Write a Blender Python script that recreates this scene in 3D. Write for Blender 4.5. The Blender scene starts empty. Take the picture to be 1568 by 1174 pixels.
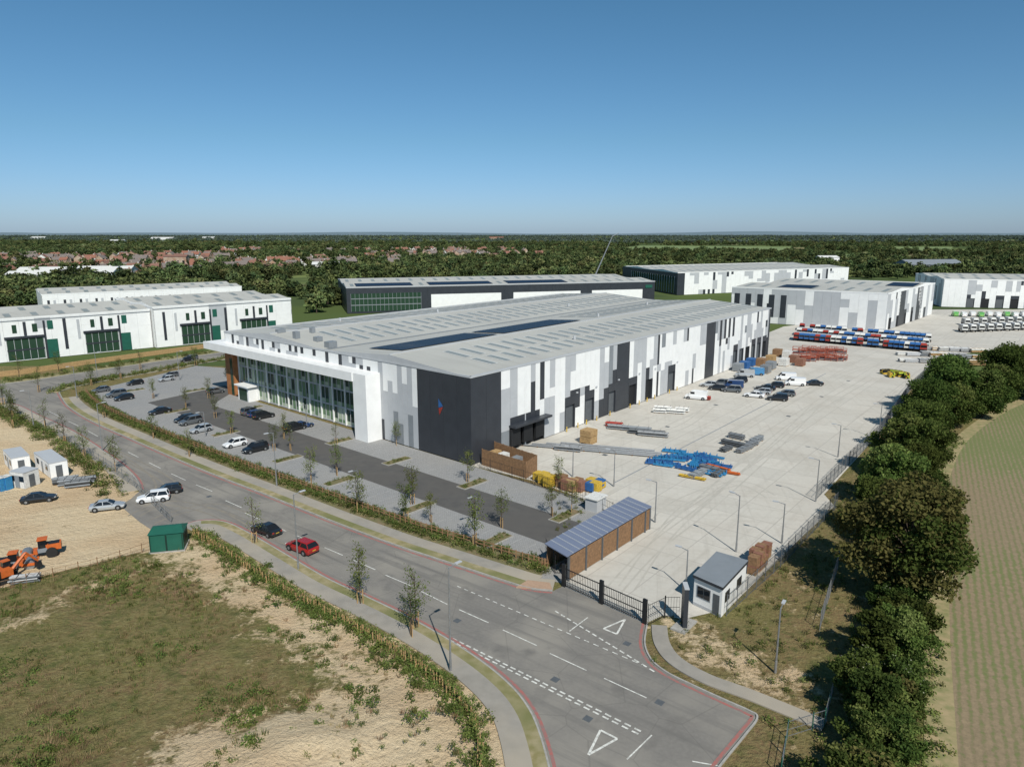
import bpy, bmesh, math, random
from mathutils import Vector, Matrix, noise
R = random.Random(11)
sc = bpy.context.scene
# ---------------------------------------------------------------- image to ground
# Flat site.  W() projects image pixel coordinates to metres on the plane z.
H = 40.0; F = 1088.0; TH = math.atan(230/F); CT = math.cos(TH); ST = math.sin(TH)
def W(u, v, z=0.0):
    dx = u-784; dy = v-587
    t = (H-z)/(F*ST+dy*CT)
    return Vector((dx*t, (F*CT-dy*ST)*t, z))
def V2(p): return Vector((p[0], p[1], 0))
# ---------------------------------------------------------------- materials
def newmat(name):
    m = bpy.data.materials.new(name); m.use_nodes = True
    nt = m.node_tree; b = nt.nodes['Principled BSDF']
    return m, nt, b
def N(nt, t, **k):
    n = nt.nodes.new(t)
    for a, b in k.items(): setattr(n, a, b)
    return n
def noi(nt, pos, scale, detail=4, rough=.55):
    n = N(nt, 'ShaderNodeTexNoise'); n.inputs['Scale'].default_value = scale
    n.inputs['Detail'].default_value = detail; n.inputs['Roughness'].default_value = rough
    nt.links.new(pos, n.inputs['Vector']); return n.outputs['Fac']
def ramp(nt, fac, lo, hi):
    n = N(nt, 'ShaderNodeMapRange'); n.inputs['From Min'].default_value = lo; n.inputs['From Max'].default_value = hi
    nt.links.new(fac, n.inputs['Value']); return n.outputs['Result']
def mix(nt, fac, a, b, bt='MIX'):
    n = N(nt, 'ShaderNodeMix', data_type='RGBA', blend_type=bt)
    if isinstance(fac, (int, float)): n.inputs[0].default_value = fac
    else: nt.links.new(fac, n.inputs[0])
    for i, x in ((6, a), (7, b)):
        if isinstance(x, tuple): n.inputs[i].default_value = (*x[:3], 1)
        else: nt.links.new(x, n.inputs[i])
    return n.outputs[2]
def math_(nt, op, a, b=None):
    n = N(nt, 'ShaderNodeMath', operation=op)
    for i, x in ((0, a), (1, b)):
        if x is None: continue
        if isinstance(x, (int, float)): n.inputs[i].default_value = x
        else: nt.links.new(x, n.inputs[i])
    return n.outputs[0]
def bumpit(nt, b, h, dist=.05, st=.5):
    n = N(nt, 'ShaderNodeBump'); n.inputs['Distance'].default_value = dist; n.inputs['Strength'].default_value = st
    nt.links.new(h, n.inputs['Height']); nt.links.new(n.outputs[0], b.inputs['Normal'])
def pos(nt): return N(nt, 'ShaderNodeNewGeometry').outputs['Position']
def rot(nt, p, ang, scale=(1,1,1)):
    mp = N(nt, 'ShaderNodeMapping'); mp.inputs['Rotation'].default_value = (0,0,-ang); nt.links.new(p, mp.inputs[0])
    m2 = N(nt, 'ShaderNodeMapping'); m2.inputs['Scale'].default_value = scale; nt.links.new(mp.outputs[0], m2.inputs[0]); return m2.outputs[0]
def mat(name, col, col2=None, scale=1., rough=.8, metal=0, spec=.4, big=None, bump=0, lo=.35, hi=.65, scale2=.06):
    m, nt, b = newmat(name)
    b.inputs['Roughness'].default_value = rough; b.inputs['Metallic'].default_value = metal
    b.inputs['Specular IOR Level'].default_value = spec
    p = pos(nt)
    if col2 is None: col2 = tuple(c*.86 for c in col)
    f = noi(nt, p, scale, 5)
    c = mix(nt, ramp(nt, f, lo, hi), col, col2)
    if big: c = mix(nt, ramp(nt, noi(nt, p, scale2, 3), .4, .65), c, big)
    nt.links.new(c, b.inputs['Base Color'])
    if bump: bumpit(nt, b, f, bump)
    return m
M = {}
M['white'] = mat('white_cladding', (.78,.785,.78), (.73,.735,.73), .5, .45)
M['lgrey'] = mat('light_grey_cladding', (.43,.445,.465), (.40,.415,.435), .5, .45)
M['mgrey'] = mat('mid_grey_cladding', (.22,.24,.26), None, .5, .45)
M['dark'] = mat('anthracite_cladding', (.036,.041,.050), (.030,.034,.042), .5, .42)
M['vdark'] = mat('dark_opening', (.012,.013,.015), None, 1, .7)
M['door'] = mat('door_grey', (.10,.11,.12), None, 2, .6)
M['green'] = mat('green_door', (.015,.10,.07), None, 1, .5)
M['timber'] = mat('timber', (.27,.155,.08), (.18,.105,.055), 3, .8)
M['timber2'] = mat('timber_pale', (.42,.28,.13), (.3,.19,.09), 3, .8)
M['rust'] = mat('corten_cladding', (.38,.16,.06), (.29,.12,.045), 1, .7)
M['steel'] = mat('galvanised_steel', (.36,.37,.38), (.28,.29,.3), 3, .45, .6)
M['black'] = mat('black_paint', (.015,.016,.018), None, 2, .5)
M['rubber'] = mat('rubber', (.018,.018,.018), None, 2, .85)
M['redp'] = mat('red_paint', (.33,.035,.025), (.22,.03,.02), 3, .6)
M['orange'] = mat('orange_paint', (.55,.12,.025), (.42,.10,.02), 3, .5)
M['rackr'] = mat('rack_red', (.34,.085,.05), (.24,.06,.04), 3, .7)
M['yellow'] = mat('yellow_paint', (.60,.40,.04), (.42,.28,.04), 3, .55)
M['lime'] = mat('lime_paint', (.45,.55,.05), (.36,.45,.05), 3, .55)
M['blue'] = mat('blue_paint', (.02,.12,.34), (.03,.09,.24), 3, .5)
M['lblue'] = mat('light_blue_paint', (.03,.22,.45), (.03,.17,.35), 3, .5)
M['plast'] = mat('white_wrap', (.68,.68,.66), (.5,.5,.48), 3, .6)
M['brick'] = mat('brick_stack', (.26,.12,.08), (.18,.09,.06), 4, .9)
M['tile'] = mat('terracotta_tiles', (.27,.115,.075), (.19,.085,.06), 2, .85, big=(.17,.10,.08), scale2=.02)
M['tileg'] = mat('slate_tiles', (.14,.13,.13), (.18,.14,.12), 2, .85)
M['hbrick'] = mat('house_brick', (.30,.18,.12), (.42,.36,.29), .15, .9)
M['paintw'] = mat('road_marking_white', (.66,.66,.62), (.30,.30,.28), 3, .8, lo=.42, hi=.72)
M['bayline'] = mat('bay_marking_faded', (.40,.40,.39), (.28,.28,.275), 2, .9)
M['paintr'] = mat('road_marking_red', (.34,.12,.105), (.22,.15,.14), 2, .85, lo=.4, hi=.65)
M['tactile'] = mat('tactile_paving', (.40,.27,.19), (.34,.23,.16), 4, .9)
M['kerb'] = mat('kerb_concrete', (.36,.35,.33), (.28,.27,.25), 2, .9)
M['path'] = mat('footway_asphalt', (.29,.27,.24), (.24,.225,.20), .7, .95, big=(.35,.31,.25), scale2=.1)
M['aisle'] = mat('aisle_asphalt', (.075,.073,.072), (.10,.096,.09), .5, .9, big=(.09,.085,.08), scale2=.1)
M['bark'] = mat('bark', (.09,.065,.045), (.05,.037,.027), 4, .95)
M['mulch'] = mat('bark_mulch', (.21,.15,.09), (.12,.12,.05), 1.2, .98, big=(.14,.13,.06), scale2=.25, bump=.1)
M['verge'] = mat('verge_grass', (.22,.19,.085), (.36,.30,.19), .9, .98, big=(.15,.155,.06), scale2=.12)
M['tyre'] = mat('tyre_marks', (.38,.36,.32), (.45,.43,.385), .5, .9)
M['mud'] = mat('mud_tracks', (.23,.205,.165), (.18,.165,.145), .9, .95)
def glass(name, col, rough=.05, spec=.5):
    m, nt, b = newmat(name); b.inputs['Base Color'].default_value = (*col, 1)
    b.inputs['Roughness'].default_value = rough; b.inputs['Specular IOR Level'].default_value = spec
    n = noi(nt, pos(nt), .6, 2); bumpit(nt, b, n, .02, .3)
    return m
M['glass'] = glass('office_glass', (.025,.055,.035),.08,.3); M['glass2'] = glass('office_glass_green', (.12,.20,.11),.12,.3)
M['blind'] = glass('window_blind', (.38,.44,.33), .25,.3); M['cglass'] = glass('car_glass', (.012,.014,.017))
M['solar'] = glass('solar_cells', (.010,.016,.034), .4, .12)
def foliage(name, c1, c2, tr=.3, hs=1.):
    m = bpy.data.materials.new(name); m.use_nodes = True; nt = m.node_tree; nt.nodes.clear()
    o = N(nt, 'ShaderNodeOutputMaterial'); p = pos(nt)
    oi = N(nt, 'ShaderNodeObjectInfo').outputs['Random']
    f = ramp(nt, noi(nt, p, .55, 2), .35, .65)
    c = mix(nt, f, c1, c2)
    n = N(nt, 'ShaderNodeHueSaturation'); nt.links.new(c, n.inputs['Color'])
    v = N(nt, 'ShaderNodeMapRange'); v.inputs['To Min'].default_value = 1-.4*hs; v.inputs['To Max'].default_value = 1+.4*hs
    nt.links.new(oi, v.inputs['Value']); nt.links.new(v.outputs[0], n.inputs['Value'])
    h = N(nt, 'ShaderNodeMapRange'); h.inputs['To Min'].default_value = .5-.03*hs; h.inputs['To Max'].default_value = .5+.015*hs
    nt.links.new(math_(nt, 'FRACT', math_(nt, 'MULTIPLY', oi, 7.3)), h.inputs['Value']); nt.links.new(h.outputs[0], n.inputs['Hue'])
    d = N(nt, 'ShaderNodeBsdfDiffuse'); nt.links.new(n.outputs[0], d.inputs[0])
    if tr > 0:
        t = N(nt, 'ShaderNodeBsdfTranslucent'); mx = N(nt, 'ShaderNodeMixShader')
        mx.inputs[0].default_value = tr; nt.links.new(n.outputs[0], t.inputs[0])
        nt.links.new(d.outputs[0], mx.inputs[1]); nt.links.new(t.outputs[0], mx.inputs[2]); nt.links.new(mx.outputs[0], o.inputs[0])
    else: nt.links.new(d.outputs[0], o.inputs[0])
    return m
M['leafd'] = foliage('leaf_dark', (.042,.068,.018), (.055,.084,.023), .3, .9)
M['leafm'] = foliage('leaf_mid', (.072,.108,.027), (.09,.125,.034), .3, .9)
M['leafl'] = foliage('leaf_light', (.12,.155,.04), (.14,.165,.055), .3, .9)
M['leafb'] = foliage('leaf_bronze', (.14,.13,.045), (.12,.12,.04), .3, .6)
M['blossom'] = foliage('blossom', (.36,.37,.28), (.3,.31,.22))
M['fard'] = foliage('far_leaf_dark', (.040,.060,.027), (.05,.072,.032), 0, 1.3)
M['farm'] = foliage('far_leaf_mid', (.078,.105,.04), (.093,.12,.046), 0, 1.3)
M['farl'] = foliage('far_leaf_light', (.12,.14,.055), (.13,.13,.06), 0, 1.2)
M['hazed'] = foliage('distant_leaf_hazed', (.082,.112,.094), (.098,.125,.104), 0, .8)  # distance haze painted into the foliage colour: bluer and paler far trees
M['grassb'] = foliage('grass_blade', (.19,.185,.065), (.24,.21,.10))
M['grassr'] = foliage('seeding_grass', (.25,.175,.09), (.30,.23,.13))
M['grassd'] = foliage('weed_leaf', (.10,.15,.04), (.13,.175,.05))
def asphalt():
    m, nt, b = newmat('road_asphalt'); p = pos(nt); b.inputs['Roughness'].default_value = .92
    c = mix(nt, ramp(nt, noi(nt, p, 3., 6), .3, .7), (.165,.155,.142), (.195,.184,.168))
    c = mix(nt, ramp(nt, noi(nt, p, .12, 4), .42, .66), c, (.245,.228,.20))
    c = mix(nt, ramp(nt, noi(nt, rot(nt,p,-.66,(.06,.9,1)), 1., 5), .5, .72), c, (.14,.133,.123))
    c = mix(nt, ramp(nt, noi(nt, p, .25, 5), .58, .74), c, (.135,.128,.118))
    v = N(nt, 'ShaderNodeTexVoronoi', feature='DISTANCE_TO_EDGE'); v.inputs['Scale'].default_value = .16; nt.links.new(p, v.inputs['Vector'])
    c = mix(nt, math_(nt,'MULTIPLY',ramp(nt, v.outputs['Distance'], .012, .0),.3), c, (.08,.077,.07))
    nt.links.new(c, b.inputs['Base Color']); bumpit(nt, b, noi(nt, p, 20, 2), .01); return m
M['road'] = asphalt()
def slabs(name, c1, c2, cj, ang, bw, rh, mort, stain, k=1.):
    m, nt, b = newmat(name); p = pos(nt); b.inputs['Roughness'].default_value = .9
    br = N(nt, 'ShaderNodeTexBrick'); br.offset = 0 if bw > 2 else .5; br.inputs['Scale'].default_value = 1
    br.inputs['Brick Width'].default_value = bw; br.inputs['Row Height'].default_value = rh; br.inputs['Mortar Size'].default_value = mort
    br.inputs['Color1'].default_value = (*c1,1); br.inputs['Color2'].default_value = (*c2,1); br.inputs['Mortar'].default_value = (*cj,1)
    nt.links.new(rot(nt, p, ang), br.inputs[0]); c = br.outputs[0]
    c = mix(nt, math_(nt, 'MULTIPLY', ramp(nt, noi(nt, p, .10, 6, .65), .45, .72), .6*k), c, stain)
    for a, s in ((ang,(.03,.5,1)),(ang+.5,(.04,.9,1)),(ang-1.1,(.04,.8,1))):
        c = mix(nt, math_(nt, 'MULTIPLY', ramp(nt, noi(nt, rot(nt,p,a,s), 1.2, 6, .65), .54, .74), .32*k), c, tuple(x*.68 for x in stain))
    c = mix(nt, math_(nt, 'MULTIPLY', ramp(nt, noi(nt, p, 1.5, 5), .4, .8), .25), c, tuple(s*.8 for s in stain))
    c = mix(nt, math_(nt, 'MULTIPLY', ramp(nt, noi(nt, p, .35, 7, .7), .64, .70), .3*k), c, tuple(s*.55 for s in stain))
    nt.links.new(c, b.inputs['Base Color']); return m
AX = Vector((.6275,.7786,0)); DX = Vector((-.749,.6626,0)); NF = Vector((-.6626,-.749,0)); NR = Vector((.7786,-.6275,0))
ANG = math.atan2(AX.y, AX.x)
M['concrete'] = slabs('yard_concrete', (.53,.505,.455), (.475,.455,.41), (.36,.34,.31), ANG, 6, 6, .06, (.41,.375,.325))
M['block'] = slabs('block_paving', (.30,.30,.30), (.255,.256,.258), (.15,.15,.15), ANG, .4, .2, .02, (.32,.305,.28), .6)
def roofmat(name, c1, c2, ang, pitch):
    m, nt, b = newmat(name); p = pos(nt); b.inputs['Roughness'].default_value = .6
    w = N(nt, 'ShaderNodeTexWave'); w.inputs['Scale'].default_value = 3.14159/pitch/10*2; nt.links.new(rot(nt,p,ang), w.inputs[0])
    c = mix(nt, ramp(nt, noi(nt, p, .05, 4), .35, .65), c1, c2)
    c = mix(nt, math_(nt,'MULTIPLY',ramp(nt, noi(nt, rot(nt,p,ang,(.6,.03,1)), 1, 4), .5, .75),.5), c, tuple(x*.82 for x in c2))
    c = mix(nt, math_(nt, 'MULTIPLY', ramp(nt, w.outputs['Fac'], .8, 1.), .25), c, tuple(x*.6 for x in c1))
    nt.links.new(c, b.inputs['Base Color']); return m
M['roof'] = roofmat('metal_roof', (.45,.445,.41), (.40,.395,.365), ANG, 1.0)
M['rooflight'] = mat('grp_rooflight', (.20,.22,.21), (.25,.27,.26), .3, .4)
M['rlframe'] = mat('rooflight_flashing', (.55,.56,.55), None, .3, .5)
M['polyroof'] = roofmat('corrugated_sheet', (.17,.20,.28), (.14,.17,.25), ANG, .7)
def plough():
    m, nt, b = newmat('ploughed_soil'); p = pos(nt); b.inputs['Roughness'].default_value = 1
    w = N(nt, 'ShaderNodeTexWave', bands_direction='Y'); w.inputs['Scale'].default_value = .42; w.inputs['Distortion'].default_value = 2.4
    w.inputs['Detail'].default_value = 5; w.inputs['Detail Scale'].default_value = 2.5; nt.links.new(rot(nt,p,math.radians(60)), w.inputs[0])
    n2 = noi(nt, p, 1.6, 8, .7)
    c = mix(nt, ramp(nt, n2, .3, .7), (.27,.205,.125), (.18,.14,.085))
    c = mix(nt, math_(nt,'MULTIPLY',ramp(nt, w.outputs['Fac'], .4, .9),.35), c, (.15,.115,.07))
    sy = N(nt, 'ShaderNodeSeparateXYZ'); nt.links.new(p, sy.inputs[0])
    g = math_(nt,'ADD', math_(nt,'MULTIPLY',w.outputs['Fac'],.30), math_(nt,'ADD',math_(nt,'MULTIPLY',n2,.9), math_(nt,'MULTIPLY',noi(nt, p, .035, 5),.9)))
    g = math_(nt,'ADD', g, math_(nt,'MULTIPLY', ramp(nt, sy.outputs[1], 50, 170), .20))
    c = mix(nt, math_(nt,'MULTIPLY',ramp(nt, g, 1.02, 1.28),.85), c, (.13,.16,.05))
    nt.links.new(c, b.inputs['Base Color']); bumpit(nt, b, n2, .15); return m
M['plough'] = plough()
def earth():
    m, nt, b = newmat('rough_ground'); p = pos(nt); b.inputs['Roughness'].default_value = 1; b.inputs['Specular IOR Level'].default_value = .1
    at = N(nt, 'ShaderNodeAttribute', attribute_name='dirt').outputs['Fac']
    n1 = noi(nt, p, .35, 8, .7); n2 = noi(nt, p, 2.2, 6, .7)
    s = math_(nt, 'ADD', at, math_(nt, 'ADD', math_(nt, 'MULTIPLY', math_(nt, 'SUBTRACT', n1, .5), 1.5), math_(nt, 'MULTIPLY', math_(nt, 'SUBTRACT', n2, .5), .7)))
    f = ramp(nt, s, .42, .60)
    g = mix(nt, ramp(nt, noi(nt, p, .07, 6, .65), .4, .6), (.145,.14,.048), (.21,.14,.075))
    g = mix(nt, ramp(nt, n2, .4, .7), g, (.24,.21,.095))
    g = mix(nt, ramp(nt, noi(nt, p, .8, 6), .5, .75), g, (.09,.105,.035))
    d = mix(nt, ramp(nt, n2, .3, .7), (.68,.55,.37), (.56,.44,.285))
    d = mix(nt, ramp(nt, noi(nt, p, .09, 5), .4, .7), d, (.54,.39,.24))
    d = mix(nt, math_(nt,'MULTIPLY',ramp(nt, noi(nt, rot(nt,p,.5,(.08,1.2,1)), 1, 6), .5, .7),.5), d, (.40,.30,.19))
    nt.links.new(mix(nt, f, g, d), b.inputs['Base Color'])
    bumpit(nt, b, math_(nt, 'ADD', n2, n1), .45, .9); return m
M['earth'] = earth()
def farground():
    m, nt, b = newmat('countryside'); p = pos(nt); b.inputs['Roughness'].default_value = 1; b.inputs['Specular IOR Level'].default_value = 0
    v = N(nt, 'ShaderNodeTexVoronoi'); v.inputs['Scale'].default_value = .0028; nt.links.new(p, v.inputs['Vector'])
    sp = N(nt, 'ShaderNodeSeparateColor'); nt.links.new(v.outputs['Color'], sp.inputs[0])
    c = mix(nt, ramp(nt, sp.outputs[0], .3, .9), (.08,.11,.04), (.15,.185,.07))
    c = mix(nt, ramp(nt, sp.outputs[1], .8, .9), c, (.25,.22,.12))
    c = mix(nt, ramp(nt, noi(nt, p, .006, 6), .46, .56), c, (.06,.085,.04))
    nt.links.new(c, b.inputs['Base Color']); return m
M['far'] = farground()
M['crop'] = mat('green_field', (.17,.22,.08), (.14,.19,.07), .01, 1)
M['hay'] = mat('hay_field', (.24,.22,.11), (.2,.2,.1), .01, 1)
M['haze'] = mat('hill_haze', (.13,.18,.215), (.11,.16,.19), .001, 1)  # hill colour with the horizon haze painted in, no real atmosphere
# ---------------------------------------------------------------- mesh builder
class MB:
    def __init__(s): s.v = []; s.f = []; s.mi = []; s.mats = []
    def m(s, k):
        k = M[k] if isinstance(k, str) else k
        if k not in s.mats: s.mats.append(k)
        return s.mats.index(k)
    def face(s, pts, k):
        b = len(s.v); s.v += [tuple(p) for p in pts]; s.f.append(tuple(range(b, b+len(pts)))); s.mi.append(s.m(k))
    def hexa(s, p, k, top=None):
        b = len(s.v); s.v += [tuple(x) for x in p]
        for i, q in enumerate(((3,2,1,0),(4,5,6,7),(0,1,5,4),(1,2,6,5),(2,3,7,6),(3,0,4,7))):
            s.f.append(tuple(b+j for j in q)); s.mi.append(s.m(top if (top and i == 1) else k))
    def prism(s, pts, z0, z1, k, top=None):
        n = len(pts); b = len(s.v); s.v += [(p[0],p[1],z0) for p in pts]+[(p[0],p[1],z1) for p in pts]
        for i in range(n):
            j = (i+1) % n; s.f.append((b+i,b+j,b+n+j,b+n+i)); s.mi.append(s.m(k))
        s.f.append(tuple(b+n+i for i in range(n))); s.mi.append(s.m(top or k))
        s.f.append(tuple(b+n-1-i for i in range(n))); s.mi.append(s.m(k))
    def box(s, c, sz, k, ang=0, top=None):
        ca, sa = math.cos(ang), math.sin(ang); p = []
        for z in (-1, 1):
            for x, y in ((-1,-1),(1,-1),(1,1),(-1,1)):
                X = x*sz[0]/2; Y = y*sz[1]/2
                p.append((c[0]+X*ca-Y*sa, c[1]+X*sa+Y*ca, c[2]+z*sz[2]/2))
        s.hexa(p, k, top)
    def wbox(s, P, dr, n, s0, s1, z0, z1, d0, d1, k, top=None):
        p = []
        for z in (z0, z1):
            for a, d in ((s0,d1),(s1,d1),(s1,d0),(s0,d0)):
                q = P+dr*a+n*d; p.append((q.x, q.y, z))
        s.hexa(p, k, top)
    def tube(s, p0, p1, r0, r1, k, n=6, cap=True):
        p0 = Vector(p0); p1 = Vector(p1); d = (p1-p0).normalized(); a = d.orthogonal().normalized(); c = d.cross(a); b = len(s.v)
        for p, r in ((p0, r0), (p1, r1)):
            for i in range(n):
                t = 2*math.pi*i/n; s.v.append(tuple(p+a*math.cos(t)*r+c*math.sin(t)*r))
        for i in range(n):
            j = (i+1) % n; s.f.append((b+i,b+j,b+n+j,b+n+i)); s.mi.append(s.m(k))
        if cap:
            s.f.append(tuple(b+n+i for i in range(n))); s.mi.append(s.m(k)); s.f.append(tuple(b+n-1-i for i in range(n))); s.mi.append(s.m(k))
    def mesh(s, name):
        me = bpy.data.meshes.new(name); me.from_pydata(s.v, [], s.f)
        for x in s.mats: me.materials.append(x)
        me.polygons.foreach_set('material_index', s.mi); me.update(); return me
    def done(s, name, parent=None, loc=None, ang=0, smooth=False):
        return place(s.mesh(name), name, parent, loc, ang)
def place(me, name, parent=None, loc=None, ang=0, scl=1):
    o = bpy.data.objects.new(name, me); sc.collection.objects.link(o)
    if loc is not None: o.location = loc
    o.rotation_euler = (0,0,ang); o.scale = (scl,)*3 if not isinstance(scl, tuple) else scl
    if parent: o.parent = parent
    return o
def empty(name):
    o = bpy.data.objects.new(name, None); sc.collection.objects.link(o); return o
def smooth(pts, n=6):
    P = [V2(p) for p in pts]; out = []
    for i in range(len(P)-1):
        p0 = P[max(i-1,0)]; p1 = P[i]; p2 = P[i+1]; p3 = P[min(i+2,len(P)-1)]
        for j in range(n):
            t = j/n
            out.append(.5*((2*p1)+(p2-p0)*t+(2*p0-5*p1+4*p2-p3)*t*t+(3*p1-p0-3*p2+p3)*t**3))
    out.append(P[-1]); return out
def offs(line, d):
    out = []
    for i, p in enumerate(line):
        a = line[max(i-1,0)]; b = line[min(i+1,len(line)-1)]; t = (b-a).normalized()
        out.append(p+Vector((-t.y,t.x,0))*d)
    return out
def strip(name, line, d0, d1, z, k, z0=None, mb=None):
    a = offs(line, d0); b = offs(line, d1); own = mb is None; mb = mb or MB()
    for i in range(len(line)-1):
        q = [a[i], a[i+1], b[i+1], b[i]]
        if z0 is None: mb.face([(p.x,p.y,z) for p in q], k)
        else: mb.prism(q, z0, z, k)
    if own: return mb.done(name)
def sheet(name, pts, z, k):
    mb = MB(); pts = [(p[0],p[1],z) for p in pts]
    ar = sum(pts[i][0]*pts[(i+1)%len(pts)][1]-pts[(i+1)%len(pts)][0]*pts[i][1] for i in range(len(pts)))
    mb.face(pts if ar > 0 else pts[::-1], k); return mb.done(name)
def WL(*px): return [W(*p) for p in px]
def inside(p, poly):
    c = False; n = len(poly)
    for i in range(n):
        a = poly[i]; b = poly[i-1]
        if (a[1] > p[1]) != (b[1] > p[1]) and p[0] < (b[0]-a[0])*(p[1]-a[1])/(b[1]-a[1])+a[0]: c = not c
    return c
def distline(p, line):
    best = 1e9
    for i in range(len(line)-1):
        ax, ay = line[i][0], line[i][1]; bx, by = line[i+1][0]-ax, line[i+1][1]-ay
        t = max(0, min(1, ((p[0]-ax)*bx+(p[1]-ay)*by)/(bx*bx+by*by+1e-9)))
        best = min(best, math.hypot(p[0]-ax-bx*t, p[1]-ay-by*t))
    return best
# ---------------------------------------------------------------- site lines
A = Vector((-7.1,119.3,0)); HB = 15.8; LA = 147.4; LD = 86.8
B = A+AX*LA; D = A+DX*LD; C = B+DX*LD
KN = smooth(WL((90,601),(104,622),(140,645),(200,672),(270,703),(335,730),(400,755),(500,795),(600,833),(700,866),(770,889),(810,901),(846,905)), 6)
KS1 = smooth(WL((-160,618),(-60,614),(15,618),(60,637),(110,660),(150,685),(185,710),(208,732),(216,750)), 5)
KS2 = smooth(WL((278,806),(300,799),(325,797),(350,801),(385,818),(440,850),(500,885),(560,913),(620,942),(680,975),(740,1014),(785,1052),(812,1087),(828,1124),(842,1174),(860,1260)), 6)
KE = smooth(WL((990,955),(986,985),(996,1010),(1020,1030),(1060,1050),(1110,1073),(1146,1089),(1158,1099),(1140,1124),(1095,1180),(1040,1260)), 6)
KB = smooth(WL((90,601),(120,591),(200,576),(330,553),(440,535)), 5)
KT = smooth(WL((-160,600),(0,588),(60,581),(150,567),(330,541),(440,524)), 5)
YARD = WL((722,713),(820,737),(905,768),(940,790),(872,878),(862,897),(988,955),(1015,942),(1045,948),(1115,932),(1195,853),(1278,775),(1262,757),(1345,665),(1380,622),(1398,585),(1440,545),(1568,532),(1750,532),(1750,474),(1568,474),(1430,474),(1200,500),(1150,520))
DIRT = WL((-260,650),(0,640),(60,645),(130,690),(200,738),(216,752),(278,806),(262,835),(150,862),(0,902),(-260,965))
road_poly = KN+[W(862,897),W(990,955)]+KE+KS2[::-1]+[W(256,826),W(215,800),W(186,776)]+KS1[::-1]+[W(-160,600)]+KT[1:]+KB[::-1]
MEAD = KS2+[Vector((0,12,0)),Vector((-220,12,0))]+WL((-260,965),(0,902),(150,862),(262,835))
# ---------------------------------------------------------------- ground
g = MB(); rr = 40000
g.face([(-rr,-3000,-.06),(rr,-3000,-.06),(rr,rr,-.06),(-rr,rr,-.06)], 'far'); g.done('ground')
HEDGE_R = [Vector(p) for p in ((16.5,25,0),(22.5,38,0),(28.5,50,0),(34.5,60,0),(42,70,0),(50,82,0),(57,95,0),(66,110,0),(77,127,0),(94,150,0),(118,164,0),(160,185,0),(230,230,0))]
dl1 = WL((290,838),(400,900),(500,965),(600,1040),(700,1110)); dl2 = WL((330,1200),(470,1160),(600,1110),(700,1120),(800,1180))
dl3 = WL((0,970),(120,905),(230,860)); dl4 = WL((1040,960),(1090,1000),(1200,1050)); dl5 = WL((560,1090),(640,1150),(760,1165))
def terrain():
    x0, x1, y0, y1, st = -190, 110, 22, 215, 1.0
    nx = int((x1-x0)/st)+1; ny = int((y1-y0)/st)+1; vs = []; dt = []
    for j in range(ny):
        for i in range(nx):
            x = x0+i*st; y = y0+j*st; p = (x, y); d = .08; z = 0; ind = inside(p, DIRT)
            if ind: d = .95+.2*noise.noise(Vector((x*.05,y*.05,3)))
            else:
                for ln, w, a in ((dl1,5.5,.60),(dl2,6.5,.80),(dl3,3,.42),(dl4,4,.5),(dl5,5,.66)):
                    q = distline(p, ln)
                    if q < w*2: d = max(d, a*(1-max(0, q-w*.4)/(w*1.6)))
                if x > 8 and y < 120: d = max(d, .27)
            if inside(p, MEAD):
                q = distline(p, KS2); k = max(0, min(1, (q-7)/10))
                mound = max(0, 1-distline(p, dl2)/6)
                z = k*(.5*noise.noise(Vector((x*.07,y*.07,0)))+.5*noise.noise(Vector((x*.25,y*.25,5)))*(.3+d)+.3+mound*(.7+.6*noise.noise(Vector((x*.3,y*.3,11)))))
            elif ind and not inside(p, road_poly):
                q = distline(p, KS1+KS2); z = max(0, min(1,(q-5)/8))*(.25+.35*noise.noise(Vector((x*.12,y*.12,9))))*.5
            vs.append((x, y, z-.005)); dt.append(d)
    fs = [(j*nx+i, j*nx+i+1, (j+1)*nx+i+1, (j+1)*nx+i) for j in range(ny-1) for i in range(nx-1)]
    me = bpy.data.meshes.new('rough_ground'); me.from_pydata(vs, [], fs); me.materials.append(M['earth'])
    at = me.attributes.new('dirt', 'FLOAT', 'POINT'); at.data.foreach_set('value', dt)
    me.polygons.foreach_set('use_smooth', [True]*len(fs)); place(me, 'rough_grassland')
terrain()
FE = smooth(WL((1440,1330),(1438,1174),(1432,950),(1438,800),(1442,725),(1482,662),(1568,612),(1700,570),(2000,520)), 6)
fld = FE+[Vector((900,420,0)),Vector((900,-40,0)),Vector((20,-40,0))]
sheet('arable_field', fld, .03, 'plough')
M['margin'] = mat('field_margin', (.34,.265,.15), (.19,.19,.08), .8, 1)
strip('field_margin_track', FE, -1.3, 1.0, .045, 'margin')
sheet('yard', YARD, .035, 'concrete')
PK = WL((300,560),(165,592),(118,612),(165,642),(280,695),(430,757),(600,821),(720,863),(862,893),(872,878),(940,790),(905,768),(722,713))+[A+DX*LD, D+AX*30]
sheet('car_park', PK, .02, 'block')
def PQ(p, q): return A+DX*p+NF*q
sheet('car_park_aisle', [PQ(-36,7.8),PQ(60,8.6),PQ(78,9),PQ(90,-4),PQ(97,-4),PQ(92,18),PQ(60,17.4),PQ(-31,16.4)], .034, 'aisle')
sheet('road', road_poly, .012, 'road')
for ln, sgn in ((KN,1),(KS1,-1),(KS2,-1),(KE,1),(KB,-1),(KT,1)):
    strip('kerb', ln, 0, .16*sgn, .13, 'kerb', 0)
for ln, sgn in ((KN,1),(KS2,-1),(KE,1),(KS1,-1)):
    strip('red_line_marking', ln, -.50*sgn, -.22*sgn, .020, 'paintr')
kn2 = KN[3:-5]
strip('verge', kn2, .16, 1.4, .12, 'verge', 0); strip('footway', kn2, 1.4, 3.4, .125, 'path', 0)
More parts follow.
